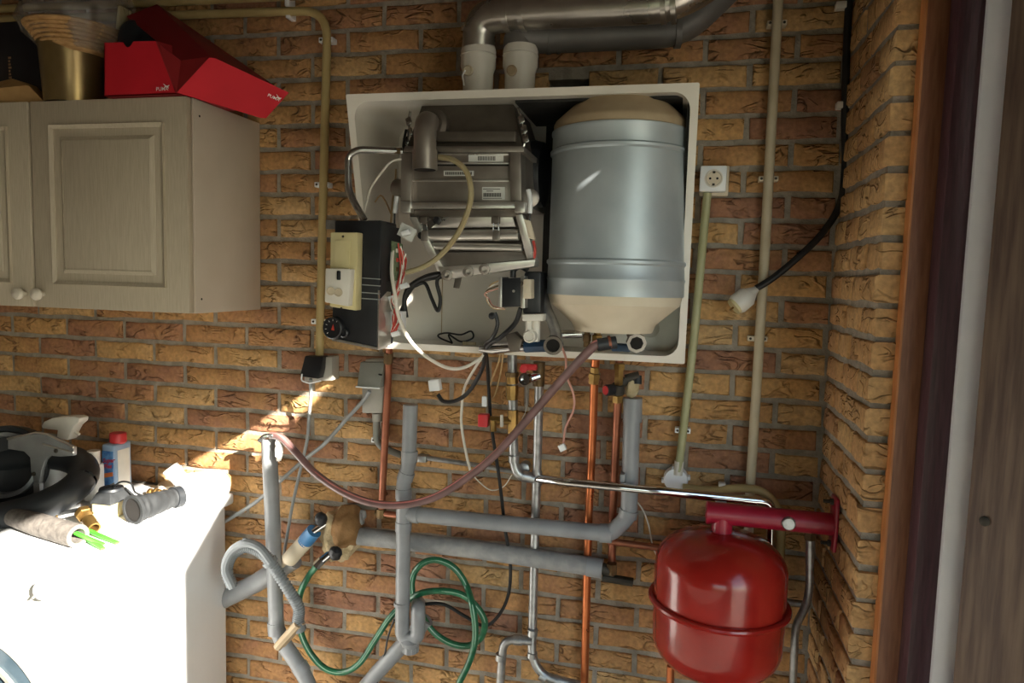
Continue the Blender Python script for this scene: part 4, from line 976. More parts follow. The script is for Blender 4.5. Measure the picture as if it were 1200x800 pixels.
t = pipe('tall galvanised steel pipe with a tee and elbow near the floor', [(632, 450, -.09), (629, 560, -.042), (627, 620, -.034), (624, 735, -.05), (623, 770, -.06), (636, 792, -.06), (680, 803, -.06)], 5.2, 'galv', .035, 'steel_pipe',
     sockets=[((629.3, 552, -.044), (629, 568, -.041)), ((624.5, 737, -.06), (624, 744, -.06)), ((624, 764, -.06), (623.5, 770, -.06)), ((633, 790, -.06), (640, 794, -.06)), ((650, 796, -.06), (655, 797.5, -.06))])
path = fillet(pp([(624, 751, -.06), (590, 748, -.06), (584, 830, -.06)]), .035, 7); obj('branch', MB().tube(path, px(5, path[0]), 16), 'galv', t)
for a, b in (((602, 749, -.06), (612, 750, -.06)), ((587, 766, -.06), (586.5, 773, -.06))): sleeve(t, a, b, 6, 'galv')
t = pipe('horizontal chrome pipe running above the red vessel bracket', [(628, 560, -.045), (660, 564, -.085), (720, 570, -.115), (760, 574, -.115), (830, 581, -.09), (880, 586, -.075), (904, 588, -.07), (903, 660, -.07)], 5.4, 'chrome', .03, 'steel_pipe', sockets=[((870, 585, -.077), (886, 586.5, -.074))])
c = P(845, 592, -.075); obj('saddle', MB().obox(c, V(px(6, c), 0, 0), V(0, .02, 0), V(0, 0, px(4, c))), 'plastic_bright', t, bevel=.002)
c = P(846, 569, -.03); obj('hook', MB().obox(c, V(px(4, c), 0, 0), V(0, .01, 0), V(0, 0, px(4, c))), 'plastic_white', t, bevel=.002)
c = P(614, 549, -.03); obj('wall_clip', MB().lathe(c, (0, -1, 0), [(px(7, c), -.028), (px(7, c), .003), (px(5, c), .006), (0, .006)], 16), 'galv', t)
conduit('thin grey pipe running across the wall behind the drain pipe', [(490, 535, -.02), (560, 545, -.02), (605, 553, -.02)], 3, 'galv', 0, name='steel_pipe', cat='pipe')
c = P(495, 538, -.02); 
# grey drain pipes
t = pipe('grey plastic drain pipe with offset, tee and bottle trap', [(481, 474, -.10), (479, 546, -.10), (473, 562, -.10), (472, 700, -.10), (471, 747, -.10), (490, 748, -.10), (490, 712, -.10), (490, 706, -.04)], 8.4, 'pvc_grey', .0215, 'drain_pipe', 22,
     sockets=[((480, 528, -.10), (479.5, 541, -.10)), ((477, 553, -.10), (474, 562, -.10)), ((473, 572, -.10), (473, 584, -.10)), ((473, 611, -.10), (472.5, 622, -.10)), ((471, 705, -.10), (471, 709, -.10))], sr=1.12)
t.name = 'drain_pipe'
sleeve(t, (481, 752, -.10), (481, 763, -.10), 9.5, 'pvc_grey', 16, 'trap_cap')
for k in range(12):
    a = 2 * math.pi * k / 12; c = P(481, 759, -.10); obj('grip_rib', MB().obox(c + V(math.cos(a) * px(9.6, c), math.sin(a) * px(9.6, c), 0), V(.0012, 0, 0), V(0, .0012, 0), V(0, 0, .008)), 'pvc_grey', t)
obj('trap_neck', MB().lathe(P(481, 745, -.10), (0, 0, -1), [(px(7, P(481, 745, -.1)), 0), (px(12, P(481, 745, -.1)), .012), (px(9, P(481, 745, -.1)), .03)], 20), 'pvc_grey', t)
t = pipe('long grey plastic drain pipe running sideways and turning up beside the copper pipes', [(474, 601, -.095), (600, 614, -.082), (716, 625, -.078), (737, 604, -.078), (741, 466, -.078)], 9.7, 'pvc_grey', .02, 'drain_pipe', 22,
     sockets=[((484, 602, -.094), (491, 602.7, -.094)), ((703, 624, -.078), (717, 625, -.078)), ((735, 606, -.078), (737, 597, -.078)), ((741, 494, -.078), (741.5, 466, -.078))], sr=1.13)
c = P(741, 453, -.078); obj('packing', MB().blob(c, (px(8, c), px(8, c), px(13, c)), 3, .15, 3, 2.2), 'foam', t, sharp=180, label='crumpled packing in the pipe mouth')
obj('pipe_clip', MB().obox(P(730, 558, -.09), V(.006, 0, 0), V(0, .02, 0), V(0, 0, .01)), 'pvc_grey', t, bevel=.002)
t = pipe('grey plastic standpipe beside the washing machine bending at the bottom', [(315, 513, -.09), (319, 600, -.09), (324, 735, -.09), (331, 752, -.09), (352, 782, -.09), (364, 806, -.09), (366, 850, -.09)], 8.8, 'pvc_grey', .03, 'drain_pipe', 22,
     sockets=[((323, 728, -.09), (324, 742, -.09)), ((350, 779, -.09), (356, 788, -.09))], sr=1.1)
obj('rag', MB().blob(P(327, 526, -.12), (.011, .008, .032), 5, .2), 'rag', t, label='white rag stuffed in the pipe mouth')
obj('clamp', MB().tube(spline(pp([(304, 516, -.11), (310, 511, -.12), (318, 510, -.12), (326, 514, -.11)]), 5), .006, 10), 'steel', t)
pipe('grey plastic drain pipe slanting up to the floor behind the trap', [(404, 835, -.05), (440, 790, -.05), (475, 752, -.05), (500, 725, -.04)], 9, 'pvc_grey', 0, 'drain_pipe', seg=20)
pipe('thick grey pipe slanting behind the washing machine hose', [(235, 715, -.04), (300, 683, -.04), (345, 655, -.05)], 11, 'pvc_grey', 0, 'drain_pipe', seg=20)
t = pipe('dusty grey insulated pipe lying along the wall', [(408, 627, -.05), (440, 630, -.05), (560, 644, -.05), (690, 663, -.05)], 10.5, 'pvc_dusty', 0, 'insulated_pipe', seg=20)
sleeve(t, (688, 663, -.05), (706, 666, -.05), 11.5, 'pvc_grey', 20, 'end_ring'); sleeve(t, (700, 665, -.05), (720, 669, -.045), 7, 'iron_dark', 14, 'core_pipe')
# wall hole with foam, taps and strainer
fm = thing('foam_filling', 'lump of expanding foam and brown tape around pipes in the wall', 'foam', P(400, 655, -.02))
c = P(400, 625, -.04); obj('foam_lump', MB().blob(c, (px(23, c), .06, px(30, c)), 1, .16, 4, 2.4), 'foam', fm, sharp=180)
c = P(408, 618, -.05); obj('tape_wrap', MB().blob(c, (px(16, c), .058, px(27, c)), 4, .10, 4, 1.6), 'foam_brown', fm, sharp=180)
c = P(412, 606, -.02); obj('foil_collar', MB().blob(c, (px(17, c), .03, px(14, c)), 7, .15, 4, 2), 'pvc_dusty', fm, sharp=180)
tp = thing('tap', 'chrome garden tap with black knob and blue band on an ivory strainer', 'tap', P(335, 660, -.1))
sleeve(tp, (331, 661, -.07), (342, 650, -.08), 4.5, 'cream', 14, 'nozzle'); sleeve(tp, (339, 655, -.085), (359, 633, -.10), 9.2, 'cream', 20, 'strainer')
sleeve(tp, (357, 635, -.10), (368, 622, -.105), 9, 'blue_tape', 20, 'blue_band'); sleeve(tp, (366, 624, -.105), (384, 612, -.08), 4, 'chrome', 14, 'neck')
c = P(376, 608, -.11); obj('knob', MB().blob(c, (px(7.5, c), px(7, c), px(8.5, c)), 2, .06, 3), 'plastic_black', tp)
tp2 = thing('tap', 'chrome hose tap with black knob feeding the green hose', 'tap', P(375, 662, -.1))
sleeve(tp2, (376, 658, -.11), (390, 646, -.09), 5, 'chrome', 14, 'body'); sleeve(tp2, (371, 663, -.115), (378, 656, -.11), 5.5, 'chrome', 8, 'hose_nut')
c = P(393, 648, -.12); obj('knob', MB().blob(c, (px(8, c), px(7, c), px(8.5, c)), 9, .08, 3), 'plastic_black', tp2)
# hoses
ph = thing('brown_hose', 'long pinkish brown hose sagging from the casing to the standpipe', 'hose', P(470, 591, -.16))
hp_ = [(716, 400, -.26), (700, 403, -.27), (690, 411, -.265), (660, 443, -.22), (620, 489, -.18), (580, 533, -.16), (545, 561, -.15), (510, 582, -.15), (475, 591, -.15), (440, 590, -.15), (405, 578, -.15), (370, 555, -.14), (345, 528, -.13), (330, 513, -.12), (318, 510, -.11)]
path = spline(pp(hp_), 8); obj('tube', MB().tube(path, px(4.6, path[60]), 14), 'pink_hose', ph)
rs_ = px(4.6, path[60]); obj('stripe', MB().tube([q + V(-.2, -.55, .8).normalized() * rs_ * .82 for q in path], rs_ * .32, 8), 'pink_stripe', ph)
sleeve(ph, (722, 401, -.26), (700, 404, -.27), 7.5, 'rubber', 16, 'end_sleeve'); sleeve(ph, (716, 401, -.262), (713, 401.5, -.263), 8.3, 'copper_old', 16, 'hose_clamp')
gh = thing('garden_hose', 'green garden hose looping over the wall from the tap', 'hose', P(400, 795, -.07))
def hose(t, pts, rpx, n=9):
    path = spline(pp(pts), n); r = px(rpx, path[len(path) // 2]); obj('tube', MB().tube(path, r, 14), 'green_hose', t)
    obj('stripe', MB().tube([q + V(.35, -.9, .25).normalized() * r * .88 for q in path], r * .2, 6), 'hose_stripe', t)
hose(gh, [(371, 663, -.11), (361, 676, -.10), (352, 695, -.09), (350, 718, -.08), (354, 745, -.07), (366, 768, -.07), (383, 784, -.07), (404, 787, -.07), (422, 776, -.07), (438, 752, -.06), (455, 726, -.05), (470, 710, -.04), (490, 696, -.06), (515, 692, -.07), (540, 696, -.07), (558, 710, -.07), (568, 728, -.07), (564, 746, -.05), (550, 756, -.04), (530, 754, -.04), (510, 742, -.04), (495, 722, -.045), (484, 698, -.05), (484, 675, -.05), (495, 660, -.05), (512, 656, -.05), (532, 665, -.05), (546, 685, -.05), (554, 712, -.09), (557, 745, -.09), (550, 775, -.08), (530, 815, -.07)], 3.9, 8)
ch = thing('drain_hose', 'grey corrugated washing machine drain hose with bent hook end', 'hose', P(345, 730, -.14))
path = spline(pp([(272, 686, -.16), (266, 668, -.16), (272, 650, -.16), (287, 641, -.16), (303, 645, -.16), (315, 656, -.16), (326, 672, -.15), (340, 694, -.14), (350, 712, -.13), (349, 728, -.13)]), 14)
r0 = px(6.2, path[20]); dense = []
for a, b in zip(path, path[1:]): dense += [a, (a + b) / 2]
dense.append(path[-1]); obj('hose_wall', MB().tube(dense, [r0 * (1.0 + (.11 if i % 4 < 2 else -.05)) for i in range(len(dense))], 14), 'corr_hose', ch, sharp=60)
hk = spline(pp([(273, 690, -.175), (264, 668, -.178), (271, 648, -.178), (287, 638, -.178), (304, 643, -.178), (318, 660, -.172)]), 8)
obj('hook_guide', MB().tube([q + V(0, 0, .004) for q in hk], px(5, hk[0]), 10), 'corr_hose', ch); obj('hook_ring', MB().tube([path[70], path[74]], r0 * 1.4, 16), 'corr_hose', ch)
obj('hook_tab', MB().obox(P(287, 634, -.178), V(.006, 0, .0), V(0, .004, 0), V(0, 0, .009)), 'corr_hose', ch, bevel=.002)
obj('end_cuff', MB().tube(pp([(349, 728, -.13), (352, 738, -.125)]), r0 * 1.15, 14), 'corr_hose', ch)
wc = thing('hose_clamp', 'dirty beige clamp peg holding the hose to the standpipe', 'clamp', P(325, 758, -.13))
a, b = P(325, 758, -.14), P(349, 731, -.14); obj('jaw', MB().tube([a, b], px(5.2, a), 8), 'cream_dirty', wc); obj('jaw', MB().tube([a + V(.008, .012, .002), b + V(.008, .012, .002)], px(4, a), 8), 'cream_dirty', wc)

# boxes and cables left of the boiler
sbx = thing('switch_box', 'grey plastic switch box with tilted lid on the wall', 'switch box', P(437, 485, -.01))
slab('lower_box', [(424, 484), (448, 484), (450, 452), (424, 453)], -.05, .049, 'box_grey', .003, sbx)
lidm = MB().prism([P(418, 453, -.085), P(445, 455, -.085), P(451, 424, -.06), P(422, 424, -.06)], (0, .045, 0)); obj('lid', lidm, 'box_grey_dark', sbx, bevel=.003)
obj('lid_edge', MB().tube(pp([(417, 453, -.086), (445, 455, -.086)]), .002, 8), 'plastic_bright', sbx); slab('upper_box', [(424, 455), (451, 455), (451, 421), (428, 421)], -.05, .049, 'box_grey', .003, sbx)
obj('lock_hole', MB().lathe(P(447, 439, -.076), (.9, -.4, 0), [(.002, -.01), (.002, .001), (0, .001)], 8), 'dark_hole', sbx)
sleeve(sbx, (442, 484, -.03), (442, 493, -.03), 6, 'box_grey', 14, 'gland'); 
conduit('grey conduit stub running down from the switch box', [(441, 492, -.03), (441, 515, -.03), (447, 524, -.03), (470, 533, -.02)], 4, 'box_grey_dark', .02, clips=[(440, 516, -.03, 6)])
ad = thing('wall_socket', 'small grey wall socket with black plug at the conduit end', 'socket', P(370, 446, 0))
slab('socket_body', [(356, 447), (389, 446), (389, 418), (358, 419)], -.045, .044, 'box_grey', .003, ad)
obj('plug', MB().prism([P(351, 441, -.082), P(373, 444, -.082), P(379, 418, -.06), P(357, 417, -.06)], (0, .03, 0)), 'plastic_black', ad, bevel=.003, label='black plug')
obj('wire_bail', MB().tube(fillet(pp([(354, 438, -.085), (353, 446, -.085), (363, 449, -.085), (376, 446, -.085)]), .008), .0022, 8), 'plastic_bright', ad)
cable('grey flex hanging from the black plug down the wall', [(364, 444, -.08), (364, 465, -.06), (362, 490, -.05), (360, 515, -.05), (352, 550, -.04), (343, 590, -.04), (336, 630, -.04), (330, 665, -.05)], 2.0, 'cable_grey')
cable('grey flex slanting from the switch box down behind the standpipe', [(433, 458, -.085), (425, 470, -.075), (405, 492, -.06), (380, 520, -.05), (357, 538, -.045), (330, 562, -.04), (300, 588, -.03), (262, 612, -.03)], 2.4, 'cable_grey')
cable('thin black lead hanging beside the bottle trap', [(462, 726, -.06), (455, 745, -.06), (450, 770, -.06), (440, 805, -.06)], 1.2, 'cable_black')
c = P(495, 537, -.02); solo('pipe_bracket', 'small silver pipe bracket on the wall beside the drain pipe', 'bracket', MB().obox(c + V(0, .004, 0), V(px(6, c), 0, 0), V(0, .014, 0), V(0, 0, px(4, c))), 'galv', bevel=.003)

# ================================================================== red expansion vessel and bracket
Yv = -.2; vc = P(842, 700, Yv); s_ = px(1, vc); vz = lambda v: P(842, v, Yv).z
ev = thing('expansion_vessel', 'glossy red expansion vessel hanging from a red bracket', 'vessel', V(vc.x, Yv, vz(795)))
Rv = s_ * 74.5; zt_, zm, zb = vz(622), vz(703), vz(784)
zs, zl = zm + .078, zm - .085; prof = []
for k in range(13): a = math.pi / 2 * k / 12; prof.append((Rv * math.sin(a) ** .84, zs + (zt_ - zs) * math.cos(a)))
obj('upper_shell', MB().lathe(V(vc.x, Yv, 0), (0, 0, 1), prof + [(Rv * 1.003, zm)], 64), 'red_vessel', ev)
prof2 = [(Rv * 1.003, zm)]
for k in range(13): a = math.pi / 2 * k / 12; prof2.append((Rv * .99 * math.cos(a) ** .6, zl + (zb - zl) * math.sin(a)))
obj('lower_shell', MB().lathe(V(vc.x, Yv, 0), (0, 0, 1), prof2, 64), 'red_vessel', ev)
obj('seam_ring', MB().lathe(V(vc.x, Yv, zm), (0, 0, 1), [(Rv * 1.03 + .008 * math.cos(a), .0075 * math.sin(a)) for a in [j * math.pi / 5 for j in range(10)]], 64, True), 'red_vessel', ev)
rb = thing('vessel_bracket', 'dark red steel bracket tube bolted to the right wall', 'bracket', V(XC, -.2, .94))
e0, e1 = P(829, 603, Yv), PX(978, 609, XC); e1.y = Yv; e1.x = XC - .004; e0.z = (e0.z + e1.z) / 2; e1.z = e0.z
rt = px(12.5, e0); obj('tube', MB().tube([e0, e1], rt, 28), 'red_bracket', rb)
obj('tube_end', MB().lathe(e0, (-1, 0, 0), [(rt * 1.06, -.006), (rt * 1.06, .002), (rt * .9, .004), (0, .004)], 28), 'red_bracket', rb)
obj('wall_plate', MB().prism([V(XC - .008, Yv - .024, e0.z - .055), V(XC - .008, Yv + .024, e0.z - .055), V(XC - .008, Yv + .03, e0.z), V(XC - .008, Yv + .024, e0.z + .062), V(XC - .008, Yv - .024, e0.z + .062), V(XC - .008, Yv - .03, e0.z)], (.008, 0, 0)), 'red_bracket', rb, bevel=.003)
for dz in (-.042, .05): obj('bolt', MB().lathe(V(XC - .008, Yv, e0.z + dz), (-1, 0, 0), [(.007, 0), (.007, .006), (.004, .006), (.004, .02), (0, .02)], 6), 'iron_dark', rb)
nk = V(vc.x, Yv, 0); nk.x = P(846, 612, Yv).x
obj('neck', MB().lathe(V(nk.x, Yv, vz(629)), (0, 0, 1), [(s_ * 8, 0), (s_ * 9, .008), (s_ * 12, .014), (s_ * 12, e0.z - vz(629))], 20), 'red_bracket', rb)
obj('neck_seal', MB().lathe(V(nk.x, Yv, vz(629)), (0, 0, 1), [(s_ * 9, -.004), (s_ * 10, .0), (s_ * 8, .006)], 18), 'rag', rb)
c = V(P(922, 611, Yv).x, Yv - rt, e0.z); obj('plug', MB().lathe(c, (0, -1, 0), [(rt * .6, -.008), (rt * .6, .004), (rt * .5, .006), (0, .006)], 24), 'galv', rb, label='grey round plug')
t = pipe('bent chrome pipe hanging below the red bracket by the corner', [(949, 622, -.2), (949, 690, -.19), (944, 712, -.17), (932, 732, -.14), (928, 830, -.13)], 4.6, 'galv', .04, 'steel_pipe')
sleeve(t, (949, 620, -.2), (949, 632, -.2), 6.5, 'brass_dark', 6, 'nut')
pipe('short grey pipe stub between the vessel and the corner pipe', [(905, 703, -.05), (945, 708, -.05)], 4, 'galv', 0, 'steel_pipe')

# ================================================================== washing machine
WX1, WX0, WY0, WY1, WT = -1.24, -1.84, -.555, -.045, .855
wm = thing('washing_machine', 'white front loading washing machine below the wall cabinet', 'washing machine', V(-1.54, -.3, 0))
obj('cabinet', MB().box(WX0, WX1, WY0 + .012, WY1, .012, WT - .035), 'washer_white', wm, bevel=.006)
obj('worktop', MB().box(WX0 - .004, WX1 + .012, WY0 - .004, WY1 + .025, WT - .033, WT), 'washer_white', wm, bevel=.008)
obj('front_panel', MB().box(WX0 + .002, WX1 - .002, WY0, WY0 + .02, .1, .730), 'washer_white', wm, bevel=.005)
cpn = obj('control_panel', MB().box(WX0 + .002, WX1 - .002, WY0 - .006, WY0 + .02, .736, WT - .036), 'washer_panel', wm, bevel=.006)
c = P(57, 688, WY0 - .006); rk = px(14, c)
kn = obj('dial', MB().lathe(c, (0, -1, 0), [(rk, 0), (rk, .004), (rk * .86, .006), (rk * .78, .02), (rk * .68, .023), (0, .023)], 36), 'washer_white', cpn)
obj('pointer', MB().obox(c + V(-rk * .35, -.0245, -rk * .3), V(rk * .3, 0, rk * .3), V(0, .002, 0), V(-.0015, 0, .0015)), 'ring_grey', kn)
for k in range(10):
    a = math.radians(20 + 32 * k); q = c + V(math.cos(a) * rk * 1.35, -.0004, math.sin(a) * rk * 1.35)
    obj('dial_mark', MB().lathe(q, (0, -1, 0), [(.0022, 0), (.0022, .0006), (0, .0006)], 8), 'ring_grey', cpn)
obj('plinth', MB().box(WX0 + .01, WX1 - .01, WY0 + .02, WY0 + .04, .012, .095), 'washer_white', wm)
dc = V(-1.54, WY0, .44); e_ = P(0, 737, WY0); Ro = (e_ - dc).length
dr = obj('porthole_door', MB().lathe(dc, (0, -1, 0), [(Ro, .001), (Ro, .012), (Ro * .97, .022), (Ro * .93, .024), (Ro * .91, .018), (Ro * .91, .001)], 64, True), 'ring_grey', wm)
obj('door_ring', MB().lathe(dc, (0, -1, 0), [(Ro * .91, .002), (Ro * .91, .018), (Ro * .75, .022), (Ro * .75, .002)], 64, True), 'glass_dark', dr); obj('inner_ring', MB().lathe(dc, (0, -1, 0), [(Ro * .75, .0), (Ro * .75, .03), (Ro * .70, .028), (Ro * .68, 0)], 64, True), 'ring_grey', dr)
obj('porthole_glass', MB().lathe(dc, (0, -1, 0), [(Ro * .70, .012), (Ro * .5, -.005), (0, -.012)], 48), 'glass_dark', dr)
for sx in (WX0 + .06, WX1 - .06):
    for sy in (WY0 + .07, WY1 - .07): obj('foot', MB().lathe(V(sx, sy, 0), (0, 0, 1), [(.022, 0), (.022, .008), (.01, .009), (.01, .02)], 14), 'rubber', wm)

# ------------------------------------------------------------------ clutter on the machine
Wz = WT
def on(u, v): return PZ(u, v, Wz)
# felt tube with green strips inside
a, b = on(92, 641), on(16, 618); r_ = px(13.5, a); a = a + V(0, 0, r_); b = b + V(0, 0, r_)
ft = thing('insulation_tube', 'grey felt pipe insulation tube lying on the washing machine', 'tube', V(a.x, a.y, Wz))
ax = (b - a).normalized(); Lf = (b - a).length
obj('tube', MB().lathe(a, ax, [(r_ * .62, .0), (r_, .0), (r_, Lf * .6), (r_ * .8, Lf), (r_ * .5, Lf), (r_ * .62, Lf * .5)], 32, True), 'tube_felt', ft)
for k, (u0, v0, u1, v1) in enumerate(((88, 624, 122, 636), (104, 622, 138, 634), (100, 630, 121, 641))):
    p0 = P(u0, v0, a.y + .01 + .005 * k) if k == 0 else on(u0, v0 + 5) + V(0, 0, .012); p1 = on(u1, v1 + 4) + V(0, 0, .004)
    d = (p1 - p0); sd = d.cross(V(0, 0, 1)).normalized(); up_ = sd.cross(d).normalized()
    solo('plastic_strip', ['green plastic strip poking out of the felt tube', 'longest green plastic strip beside the brass fitting', 'shortest green plastic strip below the others'][k], 'strip', MB().obox((p0 + p1) / 2, d / 2, sd * .0055, up_ * .003), 'green_plastic', 'green plastic strips', bevel=.0015)
# brass valve
c = on(104, 622); bvx = thing('brass_fitting', 'brass and steel hose fitting lying behind the felt tube', 'fitting', c)
d = V(.3, -.55, -.35).normalized(); q = P(97, 600, c.y + .02); e = P(110, 618, c.y - .01)
obj('nut', MB().lathe(q, e - q, [(.017, -.004), (.02, 0), (.02, .014), (.017, .016)], 6), 'brass', bvx); obj('thread', MB().lathe(q + (e - q) * .5, e - q, [(.015, 0), (.015, (e - q).length * .55), (.011, (e - q).length * .55), (.011, .004)], 20, True), 'brass', bvx)
obj('stem', MB().tube([P(72, 603, c.y + .05), P(96, 598, c.y + .02)], .009, 14), 'steel', bvx); obj('stem_end', MB().tube([P(68, 603, c.y + .05), P(74, 602, c.y + .05)], .007, 12), 'brass', bvx)
# pump box
c = on(124, 610); pbx = thing('pump_motor', 'small ivory and black motor box on the washing machine', 'motor', c)
x0, x1 = on(100, 611).x, on(130, 609).x; y0 = c.y; hz = P(120, 591, y0).z
obj('base_box', MB().box(x0, x1, y0, y0 + .08, Wz, hz), 'plastic_ivory', pbx, bevel=.004); h2 = P(120, 579, y0).z
obj('black_cover', MB().hexa([V(x0 - .004, y0 - .004, hz), V(x1 + .012, y0 - .004, hz), V(x1 + .012, y0 + .085, hz), V(x0 - .004, y0 + .085, hz), V(x0 + .006, y0 + .012, h2), V(x1 - .004, y0 + .012, h2), V(x1 - .004, y0 + .07, h2), V(x0 + .006, y0 + .07, h2)]), 'rubber_dusty', pbx, bevel=.003)
obj('spindle_disc', MB().lathe(V((x0 + x1) / 2, y0 + .04, h2), (0, 0, 1), [(.03, 0), (.028, .006), (.015, .007), (.013, .003), (0, .003)], 24), 'rubber', pbx)
cable('thin black wire arching over the motor box', [(128, 577, y0 + .03), (140, 565, y0 + .03), (153, 566, y0 + .03), (158, 576, y0 + .05), (166, 580, y0 + .06)], 1.1, 'cable_black')
solo('metal_lever', 'small pale metal lever lying against the motor box', 'lever', MB().prism([P(108, 583, y0 + .06), P(121, 572, y0 + .06), P(131, 566, y0 + .05), P(127, 575, y0 + .05), P(116, 582, y0 + .06)], (0, .012, 0)), 'metal_plate', bevel=.002)
# black rubber elbow hose
p0 = on(156, 612); r_ = px(16.5, p0); rh = thing('rubber_elbow', 'black rubber elbow hose with open mouth on the washing machine', 'hose', p0)
path = spline([on(u, v) + V(0, 0, r_ * k) for u, v, k in ((157, 613, .98), (166, 610, .98), (178, 606, .95), (190, 600, .85), (201, 595, .75), (211, 592, .72))], 6); n_ = len(path)
obj('hose_wall', MB().tube(path, [r_ * (.98 - .28 * min(1, i / n_ * 1.4)) * (1 + .05 * math.sin(i * 1.3)) for i in range(n_)], 22), 'rubber_dusty', rh)
d = (path[0] - path[3]).normalized(); obj('mouth_rim', MB().lathe(path[0] - d * .004, d, [(r_ * .84, .0), (r_ * 1.06, .0), (r_ * 1.06, .008), (r_ * .84, .008)], 28, True), 'rubber_dusty', rh); obj('mouth_bore', MB().lathe(path[0] + d * .0005, d, [(r_ * .86, 0), (r_ * .86, .0008), (0, .0008)], 24), 'dark_hole', rh)
obj('cuff', MB().tube(path[-6:], r_ * .82, 22), 'rubber', rh)
# white plastic siphon, lid, brass strip, foam crumb
c = on(238, 587); wp = thing('plastic_siphon', 'white plastic siphon bottle lying at the back corner of the machine', 'siphon', c)
yc = c.y + .03; q0 = P(222, 572, yc); q1 = P(256, 570, yc); rr = px(17, q0)
obj('bowl', MB().lathe(q0 - V(.02, 0, 0), (q1 - q0), [(rr * .6, -.01), (rr * .95, .01), (rr, .03), (rr, (q1 - q0).length + .02), (rr * .8, (q1 - q0).length + .035), (0, (q1 - q0).length + .038)], 28), 'plastic_bright', wp)
obj('neck', MB().tube([P(219, 570, yc), P(207, 557, yc - .01), P(203, 553, yc - .012)], [px(9, q0), px(9, q0), px(11, q0)], 20), 'plastic_bright', wp); obj('neck_ring', MB().tube([P(207, 557, yc - .01), P(199, 548, yc - .015)], px(10, q0), 20), 'plastic_white', wp)
c = on(187, 578); solo('jar_lid', 'round cream lid lying behind the rubber elbow', 'lid', MB().lathe(c + V(0, .05, 0), (0, 0, 1), [(.033, 0), (.036, .004), (.036, .016), (.03, .019), (0, .019)], 28), 'cream')
c = on(168, 590) + V(0, .06, 0); bs = MB()
for k in range(5): bs.lathe(c + V(-.028 + k * .014, .004 * (k % 2), .012), (1, .1, 0), [(.009, -.006), (.012, -.002), (.012, .003), (.008, .006)], 8)
solo('brass_joint', 'row of small brass nuts between motor box and rubber elbow', 'fitting', bs, 'brass')
# bottles
def bottle_body(t, m, u, v, vtop, wpx, y, dep, name='bottle_body'):
    c = P(u, v, y); hw = px(wpx, c); h = P(u, vtop, y).z
    return obj(name, MB().box(c.x - hw, c.x + hw, y, y + dep, Wz + .001, h), m, t, bevel=.007, seg=3), c, hw, h
yb = on(137, 575).y + .02; bl = thing('cleaner_bottle', 'flat cleaner bottle with red cap and blue label', 'bottle', on(137, 575))
yb = -.17
q, c, hw, h = bottle_body(bl, 'bottle_blue', 127, 570, 521, 9, yb, .066)
obj('cap', MB().lathe(V(c.x + .004, yb + .035, h), (0, 0, 1), [(.017, -.004), (.022, .002), (.022, .024), (.02, .027), (0, .027)], 24), 'red_plastic', bl, label='red screw cap')
lx0, lx1 = c.x - hw * .82, c.x + hw * .82
lb = obj('label', MB().box(lx0, lx1, yb - .0012, yb + .001, h - .15, h - .018), 'label_blue', bl); obj('back_label', MB().box(c.x + hw - .001, c.x + hw + .0012, yb + .012, yb + .056, h - .15, h - .018), 'label_white', bl)
text('Super', V(lx0 + .002, yb - .0012, h - .052), (1, 0, .12), (0, 0, 1), .012, 'print_red', lb, bold=.03, shear=.2, label='red brand lettering'); text('Fles', V(lx0 + .005, yb - .0012, h - .068), (1, 0, .12), (0, 0, 1), .012, 'print_red', lb, bold=.03, shear=.2, label='red brand lettering')
obj('orange_band', MB().prism([V(lx0, yb - .0015, h - .096), V(lx1, yb - .0015, h - .088), V(lx1, yb - .0015, h - .076), V(lx0, yb - .0015, h - .084)], (0, .0004, 0)), 'print_orange', lb)
yb2 = -.22; wb_ = thing('white_bottle', 'white printed plastic bottle with cap beside the red-capped one', 'bottle', on(108, 580))
q, c, hw, h = bottle_body(wb_, 'bottle_white', 104, 580, 545, 8, yb2, .04); obj('cap', MB().lathe(V(c.x, yb2 + .02, h), (0, 0, 1), [(.014, -.006), (.016, 0), (.016, .034), (.017, .036), (0, .036)], 24), 'plastic_white', wb_)
for k in range(8): obj('print_line', MB().box(c.x - hw * .75, c.x + hw * (.2 + .07 * ((k * 5) % 7)), yb2 - .0006, yb2 + .0005, h - .022 - k * .0085, h - .0195 - k * .0085), 'cable_grey', wb_)
ysb = -.2; sc = P(67, 560, ysb); sp = thing('spray_bottle', 'spray bottle with beige trigger head behind the fan parts', 'bottle', V(sc.x, ysb, Wz))
obj('bottle_body', MB().lathe(V(sc.x, ysb, Wz), (0, 0, 1), [(.032, .001), (.034, .01), (.034, .09), (.02, .13), (.014, .14), (.014, .155)], 24), 'bottle_white', sp); zz = P(67, 516, ysb).z
obj('collar', MB().lathe(V(sc.x + .008, ysb, zz - .028), (0, 0, 1), [(.017, 0), (.017, .024), (.012, .026)], 16), 'red_plastic', sp, label='red collar')
hd_ = MB().prism([P(u, v, ysb - .017) for u, v in ((48, 499), (51, 494), (60, 490), (75, 488), (88, 488), (93, 490), (92, 495), (86, 500), (82, 508), (79, 516), (66, 514), (67, 504), (55, 503), (49, 502))], (0, .034, 0)); obj('spray_head', hd_, 'plastic_white', sp, bevel=.004)
obj('trigger', MB().tube(spline(pp([(84, 500, ysb), (88, 505, ysb), (93, 509, ysb)]), 5), .004, 8), 'plastic_white', sp)
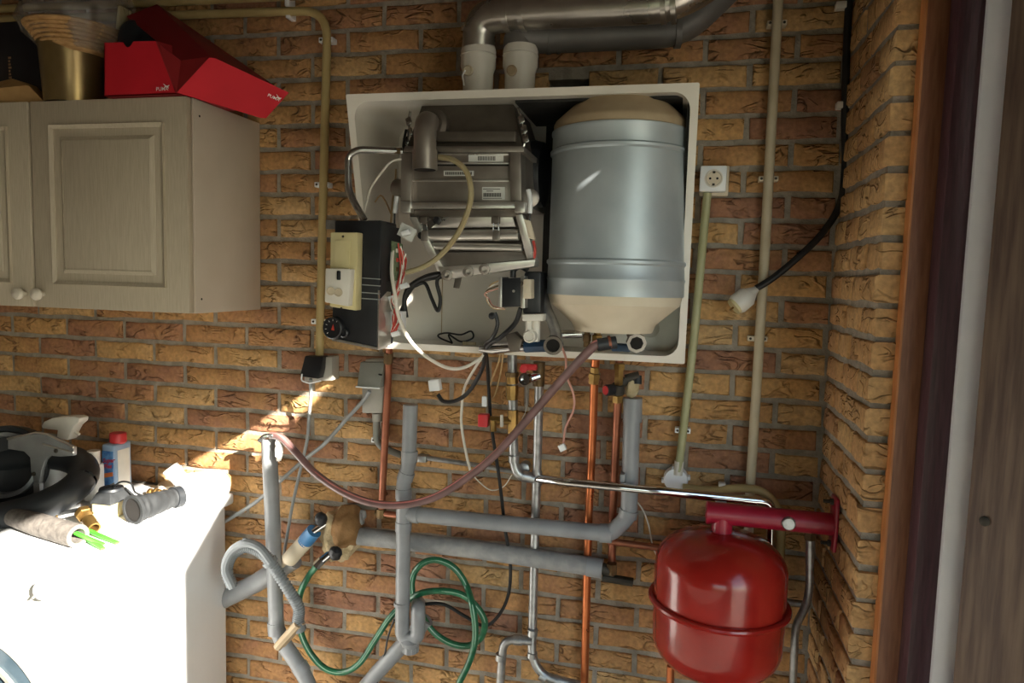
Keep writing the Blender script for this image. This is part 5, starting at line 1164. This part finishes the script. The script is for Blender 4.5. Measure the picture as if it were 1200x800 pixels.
# fan volute parts: black ring, plate bracket, housing ring
ce = on(10, 588); fn = thing('rubber_ring', 'big black rubber ring lying on the left of the machine', 'ring', V(ce.x, ce.y, Wz))
ctr = V(P(101, 548, -.30).x - .205 * .95 - .037, -.335, Wz + .062); Rr, rt2 = .205, .037; e1 = V(.92, .26, .10).normalized(); e2 = V(-.25, .75, .36).normalized(); e2 = (e2 - e1 * e2.dot(e1)).normalized()
rg = [ctr + e1 * Rr * math.cos(a) + e2 * Rr * .62 * math.sin(a) for a in [2 * math.pi * k / 48 for k in range(49)]]
obj('ring_tube', MB().tube(rg, rt2, 18, False), 'rubber', fn)
pt = thing('mounting_plate', 'grey metal mounting plate leaning behind the black ring', 'plate', V(-1.6, -.25, Wz))
yp = -.30; pq = [(9, 514), (42, 507), (56, 509), (86, 524), (86, 534), (70, 535), (58, 534), (52, 540), (48, 552), (46, 566), (40, 566), (36, 552), (35, 536), (28, 529), (9, 526)]
plo = obj('plate', MB().prism([P(u, v, yp) for u, v in pq], (0, .012, 0)), 'metal_plate', pt, bevel=.002)
obj('rim_bead', MB().tube([P(u, v, yp - .002) for u, v in ((9, 514), (42, 507), (56, 509), (86, 524))], .003, 8), 'alu_bright', plo); obj('rim_bead', MB().tube([P(u, v, yp - .002) for u, v in ((50, 520), (86, 530))], .0025, 8), 'alu_bright', plo)
for u, v in ((66, 528), (40, 555)): obj('screw', MB().lathe(P(u, v, yp), (0, -1, 0), [(.006, 0), (.005, .004), (0, .005)], 8), 'iron_dark', plo)
obj('leg', MB().obox(V(P(43, 575, yp).x, yp + .006, Wz + .035), V(.01, 0, 0), V(0, .006, 0), V(0, 0, .034)), 'metal_plate', pt)
hr = thing('fan_housing', 'dark round fan housing with grey rim at the left edge', 'fan housing', V(-1.68, -.27, Wz))
hc = V(P(8, 556, -.28).x, -.28, Wz + .105); axh = V(.45, -1, .15).normalized()
obj('shell', MB().lathe(hc, axh, [(.02, -.06), (.1, -.05), (.105, -.01), (.105, .012), (.092, .016), (.088, 0), (.02, -.03)], 40), 'rubber', hr); obj('rim', MB().lathe(hc, axh, [(.088, -.004), (.088, .02), (.078, .022), (.075, -.004)], 40, True), 'metal_plate', hr)
